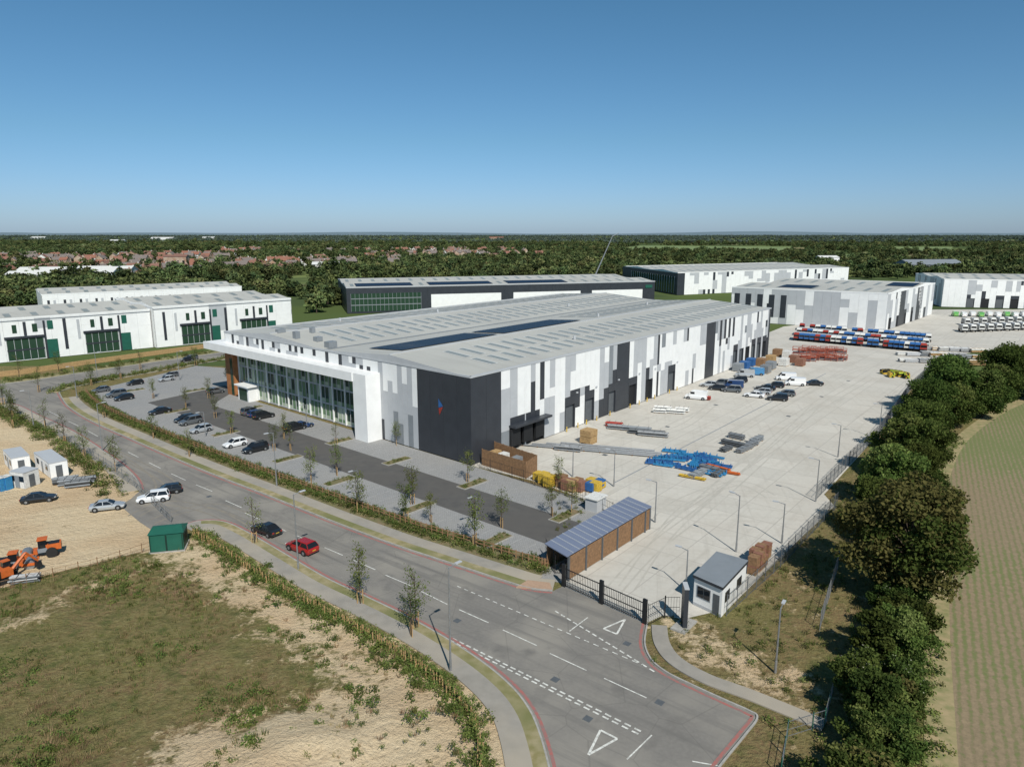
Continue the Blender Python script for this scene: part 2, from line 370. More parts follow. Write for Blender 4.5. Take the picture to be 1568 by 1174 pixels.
strip('planting_bed', KN[2:-6], 3.4, 7.2, .13, 'mulch', 0)
strip('footway', KN[-6:], .16, 2.6, .122, 'path', 0)
strip('footway', KS2[8:], -3.4, -1.3, .12, 'path', 0); strip('verge', KS2[8:], -1.3, -.16, .115, 'verge', 0)
strip('footway', KS1[10:], -3.0, -.16, .12, 'path', 0)
strip('footway', KS2[:9], -2.6, -.16, .118, 'path', 0)
PE = smooth(WL((1008,958),(1012,985),(1032,1012),(1080,1040),(1150,1066),(1262,1112)), 5)
strip('footway', PE, -.7, .9, .118, 'path', 0)
tp = WL((790,900),(808,889),(842,893),(846,904)); mb = MB(); mb.prism(tp[::-1],.0,.128,'tactile'); mb.done('tactile_paving')
strip('verge', KB, .16, 3, .1, 'verge', 0); strip('verge', KT, .16, 6, .1, 'verge', 0)
# tyre marks
tm = MB(); zt = .0395
for pts in (((930,915),(1000,840),(1090,770),(1180,690),(1250,620)),((960,900),(1010,830),(1060,780),(1150,700)),((1050,790),(1130,720),(1230,640),(1330,580)),((880,640),(950,668),(1040,655),(1090,620)),((1180,760),(1130,740),(1040,770),(990,820)),((1100,680),(1200,620),(1300,570),(1380,550))):
    ln = smooth(WL(*pts), 8)
    for o in (-.95,.95): strip('x', ln, o-.13, o+.13, zt, 'tyre', mb=tm); zt += .0002
tm.done('yard_tyre_marks')
tm = MB(); zt = .0135
for pts in (((210,780),(260,770),(330,785),(400,825),(470,850)),((205,790),(255,760),(260,740),(220,715),(170,690)),((230,800),(270,785),(330,775),(400,800)),((200,770),(230,745),(200,712),(140,680))):
    ln = smooth(WL(*pts), 8)
    for o in (-.85,.85): strip('x', ln, o-.15, o+.15, zt, 'mud', mb=tm); zt += .0002
tm.done('mud_tracks')
# markings
mk = MB()
def dash(p, q, w, z=.018, k='paintw', m=None):
    m = m or mk; t = (q-p).normalized(); n = Vector((-t.y,t.x,0))*w/2
    m.face([(x.x,x.y,z) for x in (p-n,q-n,q+n,p+n)], k)
for a, b in (((497,838),(525,850)),((540,857),(575,872)),((590,880),(628,896)),((645,905),(685,925)),((703,933),(748,953)),((770,964),(822,988)),((842,1000),(898,1026)),((925,1038),(990,1068)),
             ((455,820),(480,831)),((412,801),(438,813)),((375,785),(398,795)),((345,766),(370,777)),((300,742),(325,752)),((262,725),(284,735)),((228,708),(246,717)),((196,692),(212,700)),((165,676),(180,684)),((135,660),(150,668)),((105,645),(120,652)),((75,630),(90,637))):
    dash(W(*a), W(*b), .12)
def dashes(a, b, on, off, w, o=0):
    a = W(*a); b = W(*b); L = (b-a).length; t = (b-a)/L; n = Vector((-t.y,t.x,0)); s = 0
    while s < L: dash(a+t*s+n*o, a+t*min(s+on,L)+n*o, w); s += on+off
dashes((693,977),(985,1121),.6,.35,.18); dashes((693,977),(985,1121),.6,.35,.18,-.42)
dashes((700,897),(985,1018),.6,.5,.12)
dashes((850,935),(1002,1028),.6,.35,.17)
for c, s, dr in (((922,1134),1,-1),((942,960),1,1)):
    c = W(*c); ax = (W(985,1121)-W(693,977)).normalized(); ny = Vector((-ax.y,ax.x,0))*dr*-1
    if dr == -1: ny = Vector((-ax.y,ax.x,0))
    p = [c-ax*.8+ny*1.0, c+ax*.8+ny*1.0, c-ny*2.0]
    for i in range(3): dash(p[i], p[(i+1)%3], .2, .018+i*.0005)
dash(W(900,945), W(872,966), .12); dash(W(998,1125), W(960,1162), .12); dash(W(1060,1165),W(1100,1172),.12)
mk.done('road_markings')
pm = MB()
for s in range(-12, 30):
    p = s*2.5+1
    if 3 < p < 80: dash(PQ(p,3.2), PQ(p,8.2), .08, .03, 'bayline', pm)
    if -30 < p < 60: dash(PQ(p,17.3), PQ(p,22.3), .08, .03, 'bayline', pm)
pm.done('parking_bay_markings')
mh = MB()
for u,v in ((560,885),(700,950),(850,1040),(430,815),(900,1100),(320,760),(1010,1075),(960,985)):
    p = W(u,v); mh.box((p.x,p.y,.018),(.7,.7,.012),'door',.9)
mh.done('manhole_covers')
ISL = [((520,676),1),((608,706),1),((724,741),1),((866,790),1),((520,737),2),((640,777),2),((757,828),2),((842,862),2),((440,703),2),((345,664),2),((270,630),2),((385,625),1),((205,598),2),((300,598),1)]
for (c, k) in ISL:
    c = W(*c); mb = MB(); a2 = math.atan2(NF.y, NF.x)
    mb.box((c.x,c.y,.06),(5.6,2.0,.16),'kerb',a2); mb.box((c.x,c.y,.10),(5.3,1.7,.12),'mulch',a2); mb.done('planting_island')
dr = MB()
for q in (24,): dr.wbox(A,AX,NR,8,LA-20,.036,.047,q,q+.2,'mgrey')
for s in (20,45,70,95,120):
    for q in (15,32): p = A+AX*s+NR*q; dr.box((p.x,p.y,.04),(.9,.9,.02),'door',ANG)
dr.done('drainage_channels')
# ---------------------------------------------------------------- buildings
def clad(mb, P, dr, n, L, z0, z1, depth, rg, doors=(), darks=(), wr=(1.4,3.0), pal=None, zs=None):
    pal = pal or (('white',.44),('lgrey',.37),('mgrey',.05),('dark',.14))
    def pick():
        x = rg.random(); s = 0
        for k, p in pal:
            s += p
            if x < s: return k
        return pal[0][0]
    ev = sorted([(a,b,'dark',z0) for a,b in darks]+[(a,b,'door',zt) for a,b,zt in doors]); s = 0; segs = []
    for e in ev:
        if e[0] > s: segs.append((s,e[0],None,z0))
        segs.append(e); s = e[1]
    if s < L: segs.append((s,L,None,z0))
    last = None
    for a, b, t, zt in segs:
        if t == 'dark':
            k = max(1, int((b-a)/3.2))
            for i in range(k): mb.wbox(P,dr,n,a+(b-a)*i/k,a+(b-a)*(i+1)/k-.03,z0,z1,-depth,.0,'dark')
            continue
        zb = z0
        if t == 'door':
            mb.wbox(P,dr,n,a+.25,b-.25,z0,zt,-depth,-depth+.05, 'vdark' if rg.random()<.65 else 'door')
            mb.wbox(P,dr,n,a,a+.25,z0,zt,-depth,.03,'dark'); mb.wbox(P,dr,n,b-.25,b,z0,zt,-depth,.03,'dark'); zb = zt
            if rg.random() < .6: mb.wbox(P,dr,n,a,b,zt-.0,zt+1.8,-depth,.02,'dark'); zb = zt+1.8
        n_ = max(1, round((b-a)/rg.uniform(*wr))); ww = (b-a)/n_
        for i in range(n_):
            x0 = a+i*ww; x1 = x0+ww-.04
            cuts = sorted([z for z in rg.sample(zs or [4.2,6.4,8.2,10.,12.2], rg.choice((1,1,2,2))) if zb+1 < z < z1-1]); zz = [zb]+cuts+[z1]
            for j in range(len(zz)-1):
                k = pick()
                if len(pal) > 1 and k == 'dark' and (zz[j+1]-zz[j] > 8 or last == 'dark'): k = 'white'
                last = k
                if k == 'dark' and ww > 2 and len(pal) > 1:
                    mb.wbox(P,dr,n,x0,x0+ww*.5,zz[j]+.02,zz[j+1],-depth,-.02,k); mb.wbox(P,dr,n,x0+ww*.5,x1,zz[j]+.02,zz[j+1],-depth,0,'white'); continue
                mb.wbox(P,dr,n,x0,x1,zz[j]+.02,zz[j+1],-depth,0 if k != 'dark' else -.02,k)
def gen_building(name, P, E1, E2, h, rg, pal=None, rows=(), doors1=(), doors2=(), wr=(2,4), darks1=(), darks2=(), solar=None, zs=None, trim='white'):
    root = empty(name); P = V2(P); L1 = E1.length; L2 = E2.length; e1 = E1/L1; e2 = E2/L2
    def outn(e, o):
        n = Vector((e.y,-e.x,0)); return n if n.dot(o) < 0 else -n
    n1 = outn(e1, e2); n2 = outn(e2, e1)
    w = MB(); q = [P+e1*.3+e2*.3, P+E1-e1*.3+e2*.3, P+E1+E2-e1*.3-e2*.3, P+E2+e1*.3-e2*.3]
    w.prism([(x.x,x.y) for x in q], 0, h-.2, 'dark'); w.done('core_walls', root)
    c = MB()
    clad(c,P,e1,n1,L1,.1,h,.25,rg,doors1,darks1,wr,pal,zs); clad(c,P,e2,n2,L2,.1,h,.25,rg,doors2,darks2,wr,pal,zs)
    clad(c,P+E2,e1,-n1,L1,.1,h,.25,rg,(),(),(4,6),pal,zs); clad(c,P+E1,e2,-n2,L2,.1,h,.25,rg,(),(),(4,6),pal,zs)
    c.done('cladding_panels', root)
    r = MB(); al, be = (E1, E2)
    def rp(s, t, dz=0):
        tt = (t*2) % 1 if t < 1 else 1
        z = h+.05+1.3*(1-abs(tt-.5)*2 if 0 < t < 1 else 0)+dz
        x = P+al*s+be*t; return (x.x,x.y,z)
    ts = [0,.25,.5,.75,1]
    for i in range(4):
        r.face([rp(0,ts[i]),rp(1,ts[i]),rp(1,ts[i+1]),rp(0,ts[i+1])], 'roof')
    for s in (0,1):
        for i in range(2):
            a = rp(s,ts[2*i]); b = rp(s,ts[2*i+1]); cc = rp(s,ts[2*i+2]); r.face([(a[0],a[1],h-.2),a,b,cc,(cc[0],cc[1],h-.2)],trim)
    ns = int(L1/7)
    for i in range(ns):
        for t0, t1 in ((.07,.19),(.31,.43),(.57,.69),(.81,.93)):
            s0 = (i+.35)/ns; s1 = (i+.6)/ns; r.face([rp(s0,t0,.04),rp(s1,t0,.04),rp(s1,t1,.04),rp(s0,t1,.04)],'rooflight')
    if solar:
        for s0,s1,t0,t1 in solar: r.face([rp(s0,t0,.15),rp(s1,t0,.15),rp(s1,t1,.15),rp(s0,t1,.15)],'solar')
    r.done('roof', root)
    t = MB(); 
    for p0, e, L, n in ((P,e1,L1,n1),(P,e2,L2,n2),(P+E2,e1,L1,-n1),(P+E1,e2,L2,-n2)): t.wbox(p0,e,n,-.1,L+.1,h-.15,h+.35,-.25,.06,trim)
    t.done('roof_trim', root); return root, n1, n2
# --- main warehouse
main = empty('warehouse'); rg = random.Random(5)
w = MB(); q = [A-NF*1.2-NR*.6, B-NR*.6-NF*.3, C-AX*.3+NR*.4, D-NF*1.2+NR*.5]
w.prism([(x.x,x.y) for x in q], 0, HB-.3, 'dark'); w.done('core_walls', main)
c = MB()
doorsR = [(10.8,15.2,4.6),(15.6,21.5,4.6),(28.6,32.4,5.2),(36,39.8,5.2),(45.6,49,5.2),(54.6,58.6,5.2),(62.8,66.4,5.2),(74.6,78.6,5.2)]+[(117+i*4.9,120.4+i*4.9,5.4) for i in range(6)]
clad(c, A, AX, NR, LA, .15, HB, .5, rg, doorsR, [(0,8.2),(49,54.6),(97,103),(146.0,147.4)], (1.4,2.5))
clad(c, A, DX, NF, 25.5, .15, HB, 1.1, rg, (), [(0,14)], (1.3,2.0), (('white',.40),('lgrey',.44),('mgrey',.04),('dark',.12)))
up = MB(); clad(up, A+DX*25.5, DX, NF, LD-25.5, 12.6, HB, 1.1, rg, (), (), (1.3,2.6), (('dark',.42),('white',.22),('lgrey',.36)), [13.4,14.2,14.8])
up.done('parapet_panels', main)
clad(c, D, AX, DX, LA, .15, HB, .3, rg, (), (), (3,5)); clad(c, B, DX, AX, LD, .15, HB, .3, rg, (), (), (3,5))
c.done('cladding_panels', main)
r = MB()
def rp(s, t, dz=0):
    if 0 < t < 1: tt = (t*2) % 1; k = 1-abs(tt-.5)*2
    else: k = 0
    x = A+AX*(LA*s)+DX*(LD*t); return (x.x, x.y, HB+.02+1.5*k+dz)
for i in range(4):
    ts = [0,.25,.5,.75,1]; r.face([rp(0,ts[i]),rp(1,ts[i]),rp(1,ts[i+1]),rp(0,ts[i+1])],'roof')
for s in (0,1):
    for i in range(2):
        a = rp(s,i*.5); b = rp(s,i*.5+.25); cc = rp(s,i*.5+.5); r.face([(a[0],a[1],HB-.2),a,b,cc,(cc[0],cc[1],HB-.2)],'lgrey')
ns = 34
for i in range(ns):
    for t0, t1 in ((.05,.11),(.13,.20),(.30,.37),(.39,.45),(.55,.61),(.63,.70),(.80,.87),(.89,.95)):
        if .27 < t0 < .46 and i < ns*.52: continue
        if i < 2: continue
        s0 = (i+.42)/ns; s1 = (i+.72)/ns; fs_ = .10/ns
        r.face([rp(s0-fs_,t0-.003,.04),rp(s1+fs_,t0-.003,.04),rp(s1+fs_,t1+.003,.04),rp(s0-fs_,t1+.003,.04)],'rlframe')
        r.face([rp(s0,t0,.07),rp(s1,t0,.07),rp(s1,t1,.07),rp(s0,t1,.07)],'rooflight')
r.done('roof', main)
t = MB()
for p0, e, L, n in ((A,AX,LA,NR),(A,DX,LD,NF),(D,AX,LA,-NR),(B,DX,LD,-NF)): t.wbox(p0,e,n,-.1,L+.1,HB-.12,HB+.22,-.3,.08,'lgrey')
for k in (.25,.75):
    a = Vector(rp(0,k,.06)); b = Vector(rp(1,k,.06)); t.tube(a,b,.18,.18,'lgrey',4)
a = Vector(rp(0,.5,.06)); b = Vector(rp(1,.5,.06)); t.tube(a,b,.22,.22,'mgrey',4)
t.done('roof_trim', main)
so = MB()
for (s0,s1) in ((.035,.235),(.25,.47)):
    for i in range(26):
        for j in range(5):
            a0 = s0+(s1-s0)*i/26; a1 = s0+(s1-s0)*(i+.96)/26; b0 = .275+.125*j/5; b1 = .275+.125*(j+.97)/5
            so.face([rp(a0,b0,.2),rp(a1,b0,.2),rp(a1,b1,.2),rp(a0,b1,.2)],'solar')
so.done('solar_panels', main)
pl = MB()
for s, tt, sx, sy, sz in ((.02,.52,2.2,1.6,1.3),(.03,.60,1.5,1.5,1.0),(.015,.66,1.2,1.2,1.6),(.06,.7,1,1,1.2),(.02,.75,2,1.2,.8)):
    p = rp(s,tt); pl.box((p[0],p[1],p[2]+sz/2),(sx,sy,sz),'mgrey',ANG)
for s, tt in ((.3,.1),(.55,.3),(.7,.6),(.4,.8),(.85,.4),(.2,.9)):
    p = rp(s,tt); pl.tube(p,(p[0],p[1],p[2]+.9),.3,.3,'lgrey',8)
pl.done('rooftop_plant', main)
gl = MB(); rg = random.Random(9); g0, g1 = 29.2, 82.6; nc = 36; cw = (g1-g0)/nc
lv = [(.3,1.2),(1.2,3.7),(4.1,5.0),(5.0,7.5),(7.9,8.7),(8.7,11.5)]
for i in range(nc):
    fl = [rg.random() for _ in range(3)]
    for j, (a, b) in enumerate(lv):
        x = fl[j//2]
        k = ('glass2' if rg.random()<.5 else 'blind') if j % 2 == 0 else ('glass' if x < .34 else 'glass2' if x < .72 else 'blind')
        gl.wbox(A,DX,NF,g0+i*cw,g0+(i+1)*cw-.02,a,b-.02,-1.15,-1.1,k)
gl.done('glazing', main)
fr = MB()
for i in range(nc+1):
    wd = .26 if i % 3 == 0 else .09
    fr.wbox(A,DX,NF,g0+i*cw-wd/2,g0+i*cw+wd/2,.2,11.7,-1.1,-.98 if i%3 else -.8,'white' if i%3==0 else 'lgrey')
for z in (0.15,3.75,7.55,11.45): fr.wbox(A,DX,NF,g0,g1,z,z+.33,-1.09,-1.02,'lgrey')
fr.done('mullions', main)
cn = MB()
cn.wbox(A,DX,NF,24.9,29.0,0,13.4,-1.1,3.5,'white')
cn.wbox(A,DX,NF,29.0,90.3,12.9,13.4,-.0,3.1,'white')
cn.wbox(A,DX,NF,29.0,90.8,11.7,13.45,3.1,3.7,'white')
cn.wbox(A,DX,NF,29.0,86.0,11.75,12.6,-1.1,-.1,'white')
cn.wbox(A,DX,NF,90.3,90.8,11.7,13.4,-8,3.1,'white'); cn.wbox(A,DX,NF,86.8,90.3,12.9,13.4,-12,0,'white')
cn.done('entrance_canopy_frame', main)
rs = MB(); rs.wbox(A,DX,NF,82.7,86.7,0,11.6,-2,.4,'rust'); rs.wbox(A,DX,NF,83.2,84.4,.2,9.5,.4,.46,'glass')
rs.done('corten_wall', main)
en = MB(); en.wbox(A,DX,NF,74,79,0,3.6,-1,1.6,'white'); en.wbox(A,DX,NF,74.6,78.4,.1,3.1,1.6,1.64,'glass'); en.wbox(A,DX,NF,73.4,79.6,3.6,3.9,-1,2.2,'white')
en.done('entrance_lobby', main)
lg = MB()
def wp(s, z, d=.06): x = A+DX*s+NF*d; return (x.x,x.y,z)
lg.face([wp(8.2,10.9),wp(7.0,9.6),wp(8.2,9.2)],'blue'); lg.face([wp(8.2,9.1),wp(7.0,9.5),wp(8.0,7.8)],'redp')
lg.done('wall_logo_sign', main)
dk = MB()
dk.wbox(A,AX,NR,10.4,22,4.7,5.1,0,1.6,'dark'); 
for s in (11.4,15.2,19): dk.wbox(A,AX,NR,s-.9,s+1.9,1.0,4.4,0,.5,'vdark')
for s in (30,37.5,47,56.5,64.5,76.5): dk.wbox(A,AX,NR,s+2.6,s+3.1,7.3,7.6,0,.25,'lgrey')
for s in (28.4,32.5,35.8,39.9,45.4,54.4,58.7,62.6,66.5,74.4,78.7): p = A+AX*s+NR*.7; dk.tube((p.x,p.y,0),(p.x,p.y,1.1),.12,.12,'yellow',6)
dk.done('loading_dock', main)
# --- neighbours
def shed_front(root, P, e, n, L, rg, h=13.):
    f = MB(); s = 3
    while s < L-14:
        f.wbox(P,e,n,s,s+.9,2.5,12.6,0,.08,'dark'); f.wbox(P,e,n,s+4,s+4.8,5.5,12,0,.08,'lgrey')
        f.wbox(P,e,n,s+6,s+16.2,.4,7.2,0,.10,'glass'); f.wbox(P,e,n,s+6,s+16.2,3.3,3.8,.1,.16,'dark'); f.wbox(P,e,n,s+5.6,s+16.3,7.2,7.9,0,.5,'dark')
        for k in range(6): f.wbox(P,e,n,s+6+k*2.0,s+6.12+k*2.0,.4,7.2,.1,.15,'lgrey')
        f.wbox(P,e,n,s+17,s+20,.2,6.2,0,.10,'green'); f.wbox(P,e,n,s+17.6,s+19.2,9.5,12.3,0,.1,'green'); f.wbox(P,e,n,s+16.4,s+17,.2,12.4,0,.12,'dark')
        f.wbox(P,e,n,s+11,s+11.8,8,12.4,0,.1,'dark'); f.wbox(P,e,n,s+8,s+9.2,9,11.6,0,.1,'glass'); f.wbox(P,e,n,s+13.4,s+14.8,9,11.6,0,.1,'glass')
        s += rg.choice((22,25))
    f.wbox(P,e,n,0,L,h-.75,h-.45,0,.1,'mgrey')
    f.done('windows_and_doors', root)
wh = (('white',.93),('lgrey',.07))
P1 = W(-40,560); Q1 = W(443,511); e = (Q1-P1).normalized(); bk = Vector((-e.y,e.x,0))
rt, n1, n2 = gen_building('industrial_unit', P1, e*52, bk*42, 13.5, random.Random(1), wh, wr=(4,7)); shed_front(rt, P1, e, n1, 52, random.Random(3),13.5)
P1b = P1+e*52.4+bk*(-2); rt, n1, n2 = gen_building('industrial_unit', P1b, e*(52), bk*46, 14.3, random.Random(2), wh, wr=(4,7)); shed_front(rt, P1b, e, n1, 52, random.Random(4),14.3)
P2 = V2(W(63,452,12)); Q2 = V2(W(370,439,12)); e = (Q2-P2).normalized(); bk = Vector((-e.y,e.x,0)); L = (Q2-P2).length
rt, n1, n2 = gen_building('industrial_unit', P2, e*L, bk*40, 12, random.Random(6), wh, wr=(4,7))
f = MB(); s = 2
while s < L-3: f.wbox(P2,e,n1,s,s+1,4,9.5,0,.1,'dark'); f.wbox(P2,e,n1,s+2.4,s+3.4,5,9.5,0,.1,'lgrey'); s += 6.5
f.done('windows', rt)
Pc = V2(W(530,441,13)); Qc = V2(W(1003,431,13)); e = (Qc-Pc).normalized(); bk = Vector((-e.y,e.x,0)); L = (Qc-Pc).length
rt, n1, n2 = gen_building('dark_office_warehouse', Pc, e*L, bk*72, 13, random.Random(7), (('dark',1.),), wr=(6,9), solar=[(.03,.2,.05,.2),(.25,.45,.05,.2),(.5,.7,.05,.2)], trim='lgrey')
f = MB()
for a, b in ((.25,.47),(.51,.735),(.775,.955)): f.wbox(Pc,e,n1,L*a,L*b,2,8.8,0,.15,'white')
f.wbox(Pc,e,n1,2,L*.22,1,10,0,.1,'glass')
for z in (4,7.2): f.wbox(Pc,e,n1,2,L*.22,z,z+.4,.1,.2,'mgrey')
for k in range(18): f.wbox(Pc,e,n1,2+k*2.1,2.15+k*2.1,1,10,.1,.18,'mgrey')
f.wbox(Pc,e,n1,L*.965,L*.99,9.5,11.2,0,.3,'green')
f.done('cladding_bands', rt)
zs = [3,5,7,9,11,12.5]; chk = (('white',.48),('lgrey',.22),('dark',.30))
P = V2(W(1038,418,14.5)); a = V2(W(957,408,14.5)); b = V2(W(1300,410,14.5))
rt, n1, n2 = gen_building('distribution_warehouse', P, b-P, a-P, 14.5, random.Random(12), chk, wr=(3,5), darks1=[(0,6)], zs=zs, darks2=[(0,100)])
f = MB(); e2 = (a-P).normalized(); f.wbox(P,e2,n2,4,80,1,12,0,.15,'glass')
for k in range(20): f.wbox(P,e2,n2,4+k*4,4.3+k*4,1,12,.15,.4,'lgrey')
f.done('glazing', rt)
P = V2(W(1360,450,15.5)); a = V2(W(1121,440,15.5)); b = V2(W(1432,434,15.5))
rt, n1, n2 = gen_building('distribution_warehouse', P, a-P, b-P, 15.5, random.Random(13), (('white',.5),('lgrey',.42),('dark',.08)), wr=(3,5), darks2=[(20,30),(50,60)],
   doors2=[(5+i*12,9+i*12,5) for i in range(6)], zs=zs, solar=[(.02,.2,.55,.72),(.5,.72,.08,.2)])
f = MB(); e1 = (a-P); L = e1.length; e1 = e1/L
for s in (.62,.70,.78,.86,.94): f.wbox(P,e1,n1,L*s,L*s+2.4,3,13,0,.1,'dark')
f.done('dark_panels', rt)
P = V2(W(1446,428,15)); b = V2(W(1640,431,15)); e = b-P; bk = Vector((-e.y,e.x,0)).normalized()*60
rt, n1, n2 = gen_building('distribution_warehouse', P, e, bk, 15, random.Random(15), chk, wr=(2.2,3.4), doors1=[(12+i*7,16+i*7,5) for i in range(4)], zs=zs)
# ---------------------------------------------------------------- vehicles
def car_mesh(body, kind='hatch'):
    mb = MB()
    if kind == 'van': L, wd, hb, hr, x0, x1, r0, r1 = 5.0, .97, 1.15, 2.0, -2.45, 1.75, -2.4, 1.0
    elif kind == 'suv': L, wd, hb, hr, x0, x1, r0, r1 = 4.6, .94, 1.05, 1.68, -2.2, 1.05, -1.95, .25
    elif kind == 'sedan': L, wd, hb, hr, x0, x1, r0, r1 = 4.7, .91, .92, 1.42, -1.75, 1.0, -1.05, .2
    else: L, wd, hb, hr, x0, x1, r0, r1 = 4.25, .89, .94, 1.47, -2.0, 1.0, -1.6, .2
    h = L/2
    st = [(-h,.42,hb*.78,.80),(-h+.12,.26,hb*.97,.93),(-h+.5,.22,hb,1),(-.3,.2,hb,1),(h-1.35,.2,hb*.98,1),(h-.6,.22,hb*.84,.97),(h-.14,.26,hb*.72,.88),(h,.40,hb*.55,.74)]
    b0 = len(mb.v)
    for x, zl, zt, w in st:
        w *= wd
        for y, z in ((-.9*w,zl),(-w,(zl+zt)*.52),(-.93*w,zt-.06),(-.78*w,zt),(.78*w,zt),(.93*w,zt-.06),(w,(zl+zt)*.52),(.9*w,zl)): mb.v.append((x,y,z))
    for i in range(len(st)-1):
        for j in range(8):
            a = b0+i*8+j; bb = b0+i*8+(j+1) % 8; mb.f.append((a,a+8,bb+8,bb)); mb.mi.append(mb.m(body))
    mb.f.append(tuple(b0+j for j in range(8))); mb.mi.append(mb.m(body))
    e0 = b0+(len(st)-1)*8; mb.f.append(tuple(e0+7-j for j in range(8))); mb.mi.append(mb.m(body))
    wb = wd*.86; wt = wd*.68 if kind != 'van' else wd*.86
    gk = 'cglass'
    mb.hexa([(x0,-wb,hb-.01),(x1,-wb,hb-.01),(x1,wb,hb-.01),(x0,wb,hb-.01),(r0,-wt,hr-.05),(r1,-wt,hr-.05),(r1,wt,hr-.05),(r0,wt,hr-.05)], body if kind == 'van' else gk)
    if kind == 'van':
        mb.hexa([(x1+.02-.2,-wb*.93,hb+.02),(x1+.03,-wb*.93,hb+.02),(x1+.03,wb*.93,hb+.02),(x1-.2,wb*.93,hb+.02),(r1,-wt*.9,hr-.2),(r1+.16,-wt*.9,hr-.2),(r1+.16,wt*.9,hr-.2),(r1,wt*.9,hr-.2)], gk)
        for s in (-1,1): mb.box((.75,s*wb*.985,hb+.38),(.95,.05,.5),gk)
    mb.hexa([(r0-.06,-wt-.02,hr-.06),(r1+.06,-wt-.02,hr-.06),(r1+.06,wt+.02,hr-.06),(r0-.06,wt+.02,hr-.06),(r0+.15,-wt*.85,hr),(r1-.15,-wt*.85,hr),(r1-.15,wt*.85,hr),(r0+.15,wt*.85,hr)], body)
    if kind != 'van':
        for s in (-1,1):
            for f in (0,.48,1):
                xb = x0+(x1-x0)*f; xt = r0+(r1-r0)*f
                mb.hexa([(xb-.05,s*wb-.02,hb),(xb+.05,s*wb-.02,hb),(xb+.05,s*wb+.02,hb),(xb-.05,s*wb+.02,hb),(xt-.04,s*wt-.02,hr-.05),(xt+.04,s*wt-.02,hr-.05),(xt+.04,s*wt+.02,hr-.05),(xt-.04,s*wt+.02,hr-.05)], body)
    for x in (-h+.85, h-.85):
        for s in (-1,1):
            mb.tube((x,s*(wd-.2),.34),(x,s*(wd+.015),.34),.40,.40,'black',12); mb.tube((x,s*(wd-.2),.33),(x,s*(wd+.03),.33),.33,.33,'rubber',12); mb.tube((x,s*(wd),.33),(x,s*(wd+.04),.33),.2,.19,'steel',8)
    for s in (-1,1):
        mb.box((h-.13,s*wd*.62,hb*.62),(.16,.36,.13),'plast'); mb.box((-h+.05,s*wd*.68,hb*.78),(.12,.26,.18),'redp'); mb.box((x1-.25,s*(wd+.06),hb+.08),(.12,.18,.12),body)
    mb.box((h-.02,0,hb*.45),(.08,.9,.18),'black'); mb.box((h-.02,0,.42),(.1,.5,.11),'plast'); mb.box((-h+.02,0,.62),(.06,.5,.11),'yellow')
    return mb.mesh(kind)
PC = {'black':(.012,.013,.015),'white':(.72,.73,.74),'silver':(.42,.44,.46),'grey':(.12,.13,.14),'red':(.30,.012,.010),'blue':(.02,.05,.14),'lb':(.05,.2,.4),'greenl':(.12,.4,.1)}
PM = {}
for k, v in PC.items():
    m, nt, b = newmat('car_paint_'+k); b.inputs['Base Color'].default_value = (*v,1); b.inputs['Roughness'].default_value = .3; b.inputs['Coat Weight'].default_value = .6; b.inputs['Metallic'].default_value = .3 if k in ('silver','grey') else 0
    PM[k] = m
CM = {}
def car(u, v, col, kind='hatch', ang=0, name='parked_car', z=.03, scl=1.0):
    if (col,kind) not in CM: CM[(col,kind)] = car_mesh(PM[col], kind)
    p = W(u,v); return place(CM[(col,kind)], name if kind != 'van' else 'van', None, (p.x,p.y,z), ang, scl)
aN = math.atan2(NF.y,NF.x)
aR = math.atan2((W(790,893)-W(500,795)).y,(W(790,893)-W(500,795)).x)
car(408,816,'black','sedan',aR+math.pi,'car',scl=1.05); car(463,843,'red','hatch',aR+math.pi,'car',scl=1.12)
car(235,767,'white','suv',aN-.5); car(257,755,'black','hatch',aN-.4)
car(60,768,'black','sedan',.4,z=.1); car(165,780,'silver','sedan',.35,z=.1)
for u,v,c,k in ((360,683,'white','hatch'),(391,691,'black','suv'),(292,649,'grey','suv'),(308,661,'silver','hatch'),(283,645,'black','hatch'),(245,633,'black','sedan'),(190,612,'black','hatch'),(178,607,'grey','suv')): car(u,v,c,k,aN+R.uniform(-.03,.03),scl=1.05)
for u,v,c,k in ((386,634,'grey','suv'),(394,637,'blue','hatch'),(404,640,'black','suv'),(452,658,'black','suv'),(463,655,'blue','sedan'),(330,602,'grey','hatch')): car(u,v,c,k,aN+math.pi,scl=1.05)
for u,v,c,k in ((207,589,'black','hatch'),(262,577,'grey','hatch'),(292,551,'grey','suv'),(286,553,'black','hatch'),(255,583,'silver','hatch'),(155,600,'grey','hatch')): car(u,v,c,k,aN)
for u,v,c,k,a in ((1098,597,'black','hatch',2.8),(1085,592,'silver','hatch',2.8),(1104,590,'grey','suv',2.8),(1122,594,'blue','van',2.9),(1130,585,'black','suv',2.9),(1155,608,'white','sedan',2.7),(1167,603,'silver','hatch',2.7),(1190,613,'black','suv',2.8),(1203,606,'grey','hatch',2.8),(1172,597,'black','sedan',2.8),(1187,593,'black','hatch',2.8),(1217,590,'white','van',2.9),(1203,582,'white','van',2.9),(1245,590,'black','sedan',3.0),(1140,577,'silver','van',2.9),(1155,574,'lb','van',2.9),(1066,611,'white','van',2.7),(1120,600,'grey','suv',2.8)): car(u,v,c,k,a,z=.04,scl=1.08)
for i in range(10): car(1462+i*13,484+(i%2),'white' if i % 3 else 'greenl','van',1.2,z=.04,scl=1.2)
for i in range(8): car(1210+i*9,470+(i%2)*2,('white','silver','black','grey')[i%4],'hatch',1.2,z=.04,scl=1.0)
